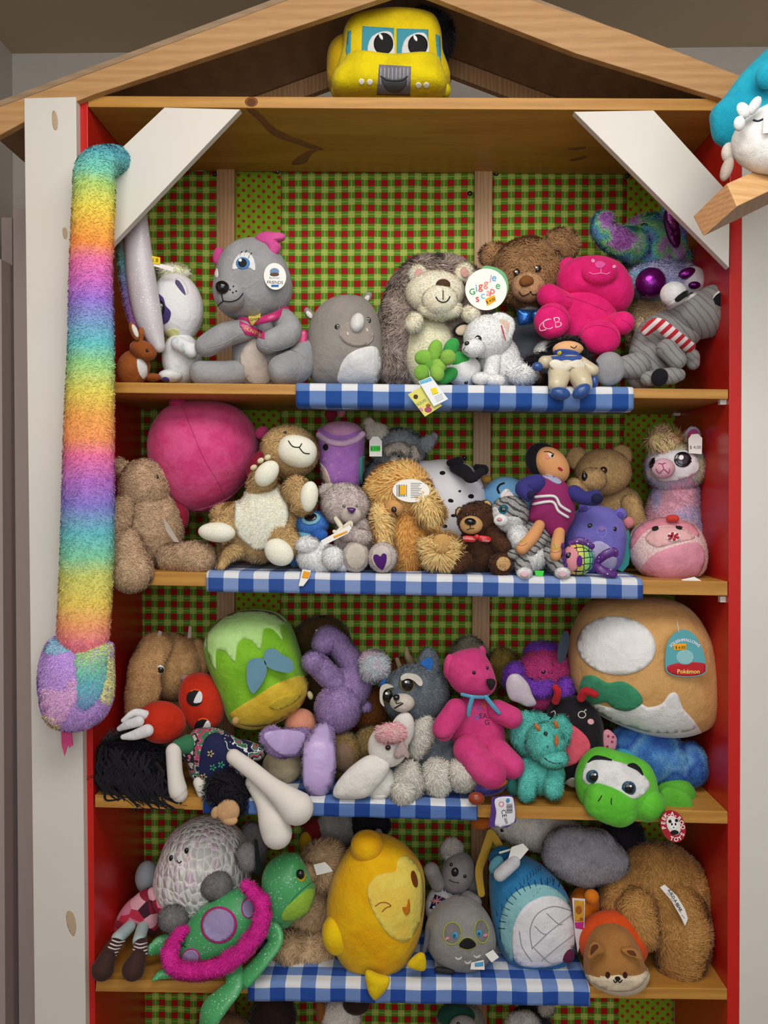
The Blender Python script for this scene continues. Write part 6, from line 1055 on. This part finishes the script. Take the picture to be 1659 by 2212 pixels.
tube('flipper', [(580, 2000, .03, 22), (596, 2030, .01, 20), (570, 2070, -.01, 20), (535, 2110, -.02, 22), (530, 2118, -.02, 18)], GT1, flat=.5, n=30); tube('flipper', [(505, 2090, .0, 20), (505, 2130, -.03, 22), (480, 2160, -.045, 27), (455, 2190, -.05, 32), (445, 2230, -.05, 24)], GT1, flat=.5, n=30); tube('flipper', [(375, 2035, .06, 22), (345, 2042, .05, 20), (330, 2050, .04, 14)], GT1, flat=.5); tube('tail', [(390, 2098, .02, 14), (350, 2105, .0, 10), (332, 2116, -.01, 4)], GT1); text('XX', 394, 2035, 14, FL('#1c3c28'), rot=80, on=[sh])
CBR = F('#b89c78', '#9c8060')
thing('curly_beige_bear', 'curly beige teddy with blank white tag between turtle and lemon', 'stuffed toy', 670, 2070, .15)
ell('body', 670, 1990, .17, 52, 84, 44, CBR, fur='long', lump=2); ell('head', 702, 1870, .15, 50, 52, 44, CBR, fur='long'); ell('snout', 665, 1885, .11, 22, 20, 22, CBR, fur='med'); tube('leg', [(640, 2040, .12, 34), (625, 2050, .09, 34)], CBR, fur='long'); ell('foot', 668, 2055, .1, 56, 34, 30, CBR, fur='long'); tag('blank_tag', [(677, 1868), (702, 1862), (712, 1872), (719, 1882), (684, 1891)], PAPER, Y=.08); bead('nose', 656, 1877, 5, BLK)
LM_ = V('#e3ae0a', '#d9a006')
thing('lemon_plush', 'big bright yellow lemon plush with winking face patch', 'stuffed toy', 810, 2110, .08)
bd = star('body', [(705, 1950), (715, 1900), (740, 1850), (765, 1820), (800, 1800), (850, 1812), (890, 1840), (915, 1880), (918, 1940), (910, 2010), (885, 2065), (845, 2105), (800, 2110), (750, 2090), (720, 2045), (706, 2000)], .09, 96, LM_, c=(812, 1958), lump=1)
ell('stem_tip', 793, 1828, .06, 36, 34, 36, LM_, e=2.2); ell('side_bump', 725, 2020, .04, 30, 42, 34, V('#e4ba0a', '#dcae06'), rot=-10); star('foot', [(790, 2097), (820, 2105), (842, 2112), (836, 2135), (815, 2158), (805, 2158), (793, 2135)], -.02, 14, V('#e8bc10'), c=(815, 2125)); star('foot', [(880, 2085), (902, 2060), (918, 2062), (920, 2092), (905, 2096)], .01, 12, V('#e8bc10'))
fc = patch('face', [(854, 1882), (860, 1855), (880, 1850), (900, 1870), (912, 1900), (914, 1950), (905, 1995), (885, 2028), (868, 2034), (840, 2020), (815, 1985), (800, 1955), (793, 1920), (808, 1896), (832, 1885)], V('#e5c95a', '#dcbc4c'), [bd], h=1.8)
patch('eye', E(894, 1899, 5.5, 18, -12), V('#6c3408'), h=3); patch('mouth', [(882, 1942), (884, 1958), (883, 1970), (875, 1975), (869, 1960), (878, 1958)], V('#b86c0c'), h=3.4); line('wink', [(810, 1958), (822, 1950), (835, 1950), (845, 1956)], 1, V('#9c4c20')); line('wink', [(825, 1970), (834, 1961), (845, 1957)], 1, V('#9c4c20'))
KO = V('#7f7b7c', '#757172')
thing('koala_plush', 'small grey koala in white shirt with flag print', 'stuffed toy', 980, 1990, .15)
sh = ell('shirt', 965, 1955, .16, 46, 52, 36, V('#d4d2d4'), rot=20, lump=1); hd = ell('head', 988, 1885, .14, 36, 46, 36, KO, rot=20); ell('ear', 975, 1835, .15, 24, 26, 14, F('#7c7676', '#a09890'), fur='short', rot=30); ell('ear', 1022, 1900, .16, 16, 40, 12, F('#7c7676'), fur='short', rot=-10); tube('arm', [(945, 1910, .12, 16), (932, 1880, .11, 17)], KO); tube('arm', [(1010, 1940, .12, 16), (1025, 1950, .1, 16)], KO)
bead('nose', 983, 1884, 8, BLK, ry=10, top=True, rot=10); bead('eye', 975, 1868, 4, BLK); bead('eye', 1004, 1893, 4, BLK); line('mouth', [(970, 1900), (980, 1905), (992, 1907)], .9, STB, [hd]); text('AUS', 968, 1921, 14, FL('#1c2040'), rot=22, on=[sh], bold=.02)
fl = patch('flag_print', [(940, 1932), (985, 1950), (976, 1974), (928, 1962)], FL('#1a2250'), [sh], h=1, smooth=False)
for q, w in (([(933, 1940), (955, 1952)], 1.2), ([(955, 1938), (935, 1952)], 1.2), ([(931, 1946), (957, 1948)], 2), ([(945, 1935), (943, 1957)], 2)): line('flag_cross', [q[0], ((q[0][0]+q[1][0])/2, (q[0][1]+q[1][1])/2), q[1]], w, FL('#d89098'))
patch('flag_star', E(938, 1960, 3), FL('#e8e8f0'), h=2, step=1.5)
KK = V('#878482', '#7c7977')
thing('grey_bird_plush', 'round grey velour bird with green-rimmed spectacles and black beak', 'stuffed toy', 995, 2090, .06)
bd = star('body', [(917, 2020), (925, 1985), (950, 1955), (990, 1941), (1030, 1950), (1060, 1985), (1072, 2030), (1060, 2065), (1030, 2088), (985, 2092), (945, 2075), (925, 2050)], .07, 62, KK, c=(995, 2018))
for q, c in ((E(977, 2016, 19, 24, 5), '#9c9a34'), (E(1040, 2012, 15, 25, -8), '#9c9a34')): line('eye_rim', q, 1.6, FL('#9ca048'), [bd], closed=True, n=60); patch('eye_patch', q, V('#73706f'), [bd], h=.5)
for x, y in ((983, 2020), (1035, 2016)): patch('eye', E(x, y, 5.5, 7), FL('#3c98c8'), h=2, step=2); patch('pupil', E(x-1, y+1, 2.5, 3.4), FL('#1c4c70'), h=2.6, step=1.3)
for x, y in ((966, 2027), (1049, 2020)): patch('blush', E(x, y, 5, 3, -20), FL('#c888a0'), h=1.8, step=1.5)
bk = patch('beak', [(992, 2042), (1000, 2030), (1010, 2026), (1022, 2032), (1027, 2042), (1015, 2048), (1004, 2048)], FL('#0e0c10'), [bd], h=3); line('beak_rim', [(990, 2042), (999, 2029), (1010, 2025), (1023, 2030), (1029, 2042), (1015, 2051), (1003, 2050)], 1.2, FL('#9ca048'), [bd], closed=True, n=40)
for x, y in ((990, 2070), (1030, 2066), (1010, 2079)): patch('chest_mark', [(x-7, y-3), (x, y), (x+8, y-4), (x+5, y+3), (x-4, y+3)], FL('#c8c4c0'), [bd], h=1, step=1.6)
tube('foot', [(945, 2095, .03, 7), (975, 2098, .03, 7)], FL('#1c1c22')); tube('wing', [(925, 2010, .03, 5), (920, 2040, .02, 5), (914, 2062, .02, 3)], V('#55545c'), flat=.6); tag('fabric_tag', [(1048, 2062), (1065, 2052), (1078, 2068), (1062, 2079)], PAPER, Y=.02); t1 = tag('price_tag', [(1018, 2080), (1045, 2074), (1047, 2095), (1016, 2094)], PAPER, Y=.01); patch('price_sticker', [(1025, 2080), (1044, 2077), (1044, 2087), (1026, 2088)], FL('#58a0cc'), [t1], h=.6, smooth=False)
BW = stripes('blue_quilt', '#2a6c98', '#1c4c74', .016, (.5, 0, .86), .08)
thing('blue_porcupine_plush', 'blue quilted plush with white ball-patterned belly leaning left', 'stuffed toy', 1150, 2085, .1)
bd = star('body', [(1056, 1900), (1065, 1868), (1100, 1852), (1140, 1855), (1190, 1885), (1225, 1930), (1243, 1990), (1240, 2040), (1220, 2075), (1170, 2090), (1115, 2085), (1080, 2050), (1062, 1990)], .11, 76, V('#2c74a4', '#256a98'), c=(1150, 1975), se=2.5)
def zig(x0, y0, x1, y1, bow, n): # rows of embroidered ticks
    for i in range(n):
        t = i/(n-1); cx = x0+(x1-x0)*t+bow*math.sin(math.pi*t)*.6; cy = y0+(y1-y0)*t-bow*math.sin(math.pi*t); line('quill_stitch', [(cx, cy), (cx+3, cy+6), (cx+2, cy+13)], .7, FL('#143450'), [bd])
patch('pale_fringe', [(1092, 2060), (1080, 2010), (1086, 1970), (1100, 1940), (1125, 1920), (1165, 1910), (1205, 1925), (1240, 1965), (1238, 1985), (1200, 1950), (1160, 1945), (1120, 1980), (1108, 2040), (1108, 2075)], V('#84b8bc'), [bd], h=1.2)
for i in range(15): a = math.pi*(1.02+.62*i/14); cx, cy = 1180+88*math.cos(a), 2012+100*math.sin(a); line('fringe_tick', [(cx, cy), (cx+5*math.cos(a), cy+5*math.sin(a)), (cx+15*math.cos(a), cy+15*math.sin(a))], 1.2, FL('#123a5c'), [bd])
zig(1066, 2030, 1190, 1892, 30, 16); zig(1060, 1980, 1165, 1868, 22, 14)
be = patch('white_belly', [(1120, 2082), (1108, 2050), (1108, 2010), (1120, 1975), (1145, 1948), (1185, 1935), (1220, 1948), (1240, 1985), (1242, 2030), (1222, 2072), (1175, 2088)], V('#d8d6dc', '#d0ced4'), [bd], h=2.5); GL_ = FL('#8c8c94')
line('seam_arc', [(1150, 2050), (1145, 2010), (1160, 1975), (1195, 1958), (1235, 1968)], .9, GL_); line('seam_arc', [(1150, 2048), (1190, 2010), (1236, 1975)], .9, GL_); line('seam_arc', [(1170, 2075), (1205, 2045), (1240, 2018)], .9, GL_); line('seam_arc', [(1155, 2000), (1170, 2015), (1180, 2018)], .9, GL_); line('seam_arc', [(1122, 2010), (1128, 2045), (1150, 2078)], .9, GL_); line('seam_arc', [(1152, 2046), (1185, 2078), (1200, 2080)], .9, GL_); line('seam_arc', [(1180, 1972), (1205, 1995), (1215, 1996)], .9, GL_)
bead('nose', 1227, 2065, 14, V('#5c1c40'), ry=16, top=True, rot=30); ell('ear', 1082, 1850, .1, 28, 22, 16, V('#1c5c88'), rot=-30); ell('ear_lining', 1072, 1868, .07, 14, 22, 8, V('#5c98a8'), rot=30); tube('brow_fold', [(1080, 1890, .05, 14), (1110, 1862, .05, 14)], V('#c8c8ce'), lump=2); tube('fabric_loop', [(1080, 1842, .07, 2.5), (1110, 1833, .06, 2.5), (1130, 1825, .06, 2)], PAPER, flat=.3); tag('fabric_tag', [(1096, 1862), (1105, 1830), (1130, 1822), (1142, 1835), (1115, 1867)], PAPER, Y=.05)
thing('goose_plush', 'big white goose plush with orange beak and grey fluffy wing, wedged under the shelf', 'stuffed toy', 1200, 1870, .2)
ell('body', 1160, 1790, .23, 120, 46, 46, F('#c4beb6', '#b4aea6'), fur='short', rot=14); wg = star('wing', [(1172, 1850), (1180, 1815), (1210, 1790), (1255, 1788), (1310, 1800), (1345, 1835), (1358, 1865), (1340, 1890), (1300, 1905), (1260, 1913), (1215, 1895), (1185, 1875)], .12, 46, F('#8e8a90', '#7c7880'), c=(1262, 1850), fur='short', lump=2); ell('beak', 1040, 1778, .17, 24, 14, 16, V('#b8601c')); ell('tail', 1345, 1810, .2, 48, 42, 40, F('#17151a'), fur='short'); bead('eye', 1085, 1793, 4.5, BLK)
tube('ribbon', [(1060, 1800, .14, 9), (1048, 1840, .13, 10), (1035, 1880, .12, 9), (1040, 1930, .11, 8)], FB('#b08c34', '#a8842c'), flat=.25); tube('ribbon', [(1062, 1800, .14, 8), (1078, 1825, .13, 8), (1085, 1842, .13, 6)], FB('#b08c34', '#a8842c'), flat=.25)
BB = F('#ac7f48', '#966c3a')
thing('big_brown_bear', 'large brown furry bear lying face down with white sewn-in label at the right', 'stuffed toy', 1440, 2100, .14)
ell('body', 1425, 1930, .15, 108, 100, 80, BB, fur='long', rot=30, lump=4, e=2.2, fk=.8); ell('head', 1370, 1960, .13, 74, 82, 62, BB, fur='long', rot=-35, fk=.8); tube('arm', [(1375, 1960, .08, 42), (1385, 2005, .06, 34), (1395, 2020, .06, 26)], BB, fur='long', fk=.8); tube('leg', [(1460, 1960, .1, 60), (1475, 2020, .08, 58), (1470, 2070, .07, 50)], BB, fur='long', fk=.8); f_ = ell('foot_pad', 1478, 2092, .075, 30, 20, 26, V('#b08468'))
t1 = tag('sewn_label', [(1426, 1917), (1436, 1911), (1462, 1935), (1480, 1965), (1486, 1985), (1480, 2000), (1470, 1980), (1450, 1945)], PAPER, Y=.015); text('BUILD-A-BEAR', 1458, 1944, 6, STB, rot=60, on=[t1], bold=.02)
for i in range(5): line('label_print', [(1440+i*8, 1928+i*12), (1444+i*8, 1932+i*12), (1447+i*8, 1936+i*12)], .5, FL('#707078'), [t1])
thing('orange_round_plush', 'orange round plush with boxed package tag behind the shiba plush', 'stuffed toy', 1270, 1990, .12)
ell('body', 1262, 1960, .13, 34, 46, 34, V('#c86a10', '#bc600c')); ell('bump', 1278, 1937, .085, 16, 16, 14, V('#d07418')); t1 = tag('package_tag', [(1236, 1940), (1264, 1942), (1262, 2010), (1248, 2058), (1242, 2020)], FL('#d8d0d8'), Y=.055); patch('tag_art', [(1240, 1944), (1262, 1946), (1261, 1992), (1241, 1990)], FL('#c8942c'), [t1], h=.4, smooth=False); patch('tag_band', [(1241, 1992), (1261, 1992), (1260, 2008), (1243, 2005)], FL('#b8287c'), [t1], h=.4, smooth=False); patch('tag_art', E(1250, 1965, 7, 9), FL('#a0581c'), [t1], h=.8); patch('tag_art', E(1256, 1985, 4, 4), FL('#a0581c'), [t1], h=.8)
SB = V('#a2703a', '#986634')
thing('shiba_dog_plush', 'light brown shiba dog plush in orange hood with cream chin at the front', 'stuffed toy', 1330, 2140, .02)
ell('hood', 1325, 2035, .06, 76, 66, 56, V('#d04c18', '#c44410')); hd = star('head', [(1262, 2095), (1266, 2050), (1285, 2012), (1320, 1998), (1355, 2008), (1380, 2045), (1392, 2080), (1402, 2100), (1385, 2130), (1345, 2144), (1305, 2138), (1272, 2120)], .02, 56, SB, c=(1330, 2075)); patch('cream_chin', [(1264, 2104), (1285, 2110), (1315, 2112), (1335, 2106), (1355, 2114), (1380, 2108), (1400, 2096), (1400, 2106), (1380, 2132), (1345, 2142), (1308, 2137), (1276, 2122)], V('#d8c8ac'), [hd], h=1.2)
zone(hd, [(1240, 2100), (1262, 2104), (1285, 2110), (1335, 2106), (1380, 2108), (1420, 2090), (1410, 2180), (1240, 2180)], V('#d8c8ac'))
for q, q2 in (([(1270, 2072), (1272, 2045), (1285, 2034), (1300, 2042), (1308, 2054), (1290, 2062)], [(1276, 2062), (1278, 2045), (1288, 2040), (1292, 2046), (1284, 2055)]), ([(1342, 2050), (1365, 2047), (1380, 2056), (1388, 2074), (1372, 2068), (1350, 2062)], [(1354, 2054), (1368, 2054), (1374, 2064), (1362, 2062)])): e_ = star('ear', q, -.03, 9, SB); patch('inner_ear', q2, V('#5c341c'), [e_], h=1)
for x in (1313, 1350): patch('eye', E(x, 2106, 5, 7), V('#3c1c0c'), h=1.5)
patch('nose', E(1334, 2113, 6, 4), STB, h=2.5); line('mouth', [(1325, 2116), (1329, 2122), (1334, 2118), (1339, 2122), (1344, 2116)], 1.3, STB)
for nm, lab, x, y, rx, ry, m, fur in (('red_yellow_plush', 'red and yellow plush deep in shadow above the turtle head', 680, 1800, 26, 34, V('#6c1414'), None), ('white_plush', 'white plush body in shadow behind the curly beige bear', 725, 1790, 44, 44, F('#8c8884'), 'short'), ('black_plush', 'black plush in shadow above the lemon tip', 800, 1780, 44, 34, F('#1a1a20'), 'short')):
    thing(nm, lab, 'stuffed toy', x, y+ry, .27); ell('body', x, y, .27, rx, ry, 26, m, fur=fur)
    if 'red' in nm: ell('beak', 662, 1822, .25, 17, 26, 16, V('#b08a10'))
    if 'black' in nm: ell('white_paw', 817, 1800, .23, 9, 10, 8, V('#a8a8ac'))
# ================= fifth shelf: only the tops are in view =================
z5 = P(880, 2440, 0)[2]
CUR['root'] = bc; CUR['parts'] = []
shelf('shelf', (212, 2440), (1570, 2470), (212, 2466), (1570, 2496))
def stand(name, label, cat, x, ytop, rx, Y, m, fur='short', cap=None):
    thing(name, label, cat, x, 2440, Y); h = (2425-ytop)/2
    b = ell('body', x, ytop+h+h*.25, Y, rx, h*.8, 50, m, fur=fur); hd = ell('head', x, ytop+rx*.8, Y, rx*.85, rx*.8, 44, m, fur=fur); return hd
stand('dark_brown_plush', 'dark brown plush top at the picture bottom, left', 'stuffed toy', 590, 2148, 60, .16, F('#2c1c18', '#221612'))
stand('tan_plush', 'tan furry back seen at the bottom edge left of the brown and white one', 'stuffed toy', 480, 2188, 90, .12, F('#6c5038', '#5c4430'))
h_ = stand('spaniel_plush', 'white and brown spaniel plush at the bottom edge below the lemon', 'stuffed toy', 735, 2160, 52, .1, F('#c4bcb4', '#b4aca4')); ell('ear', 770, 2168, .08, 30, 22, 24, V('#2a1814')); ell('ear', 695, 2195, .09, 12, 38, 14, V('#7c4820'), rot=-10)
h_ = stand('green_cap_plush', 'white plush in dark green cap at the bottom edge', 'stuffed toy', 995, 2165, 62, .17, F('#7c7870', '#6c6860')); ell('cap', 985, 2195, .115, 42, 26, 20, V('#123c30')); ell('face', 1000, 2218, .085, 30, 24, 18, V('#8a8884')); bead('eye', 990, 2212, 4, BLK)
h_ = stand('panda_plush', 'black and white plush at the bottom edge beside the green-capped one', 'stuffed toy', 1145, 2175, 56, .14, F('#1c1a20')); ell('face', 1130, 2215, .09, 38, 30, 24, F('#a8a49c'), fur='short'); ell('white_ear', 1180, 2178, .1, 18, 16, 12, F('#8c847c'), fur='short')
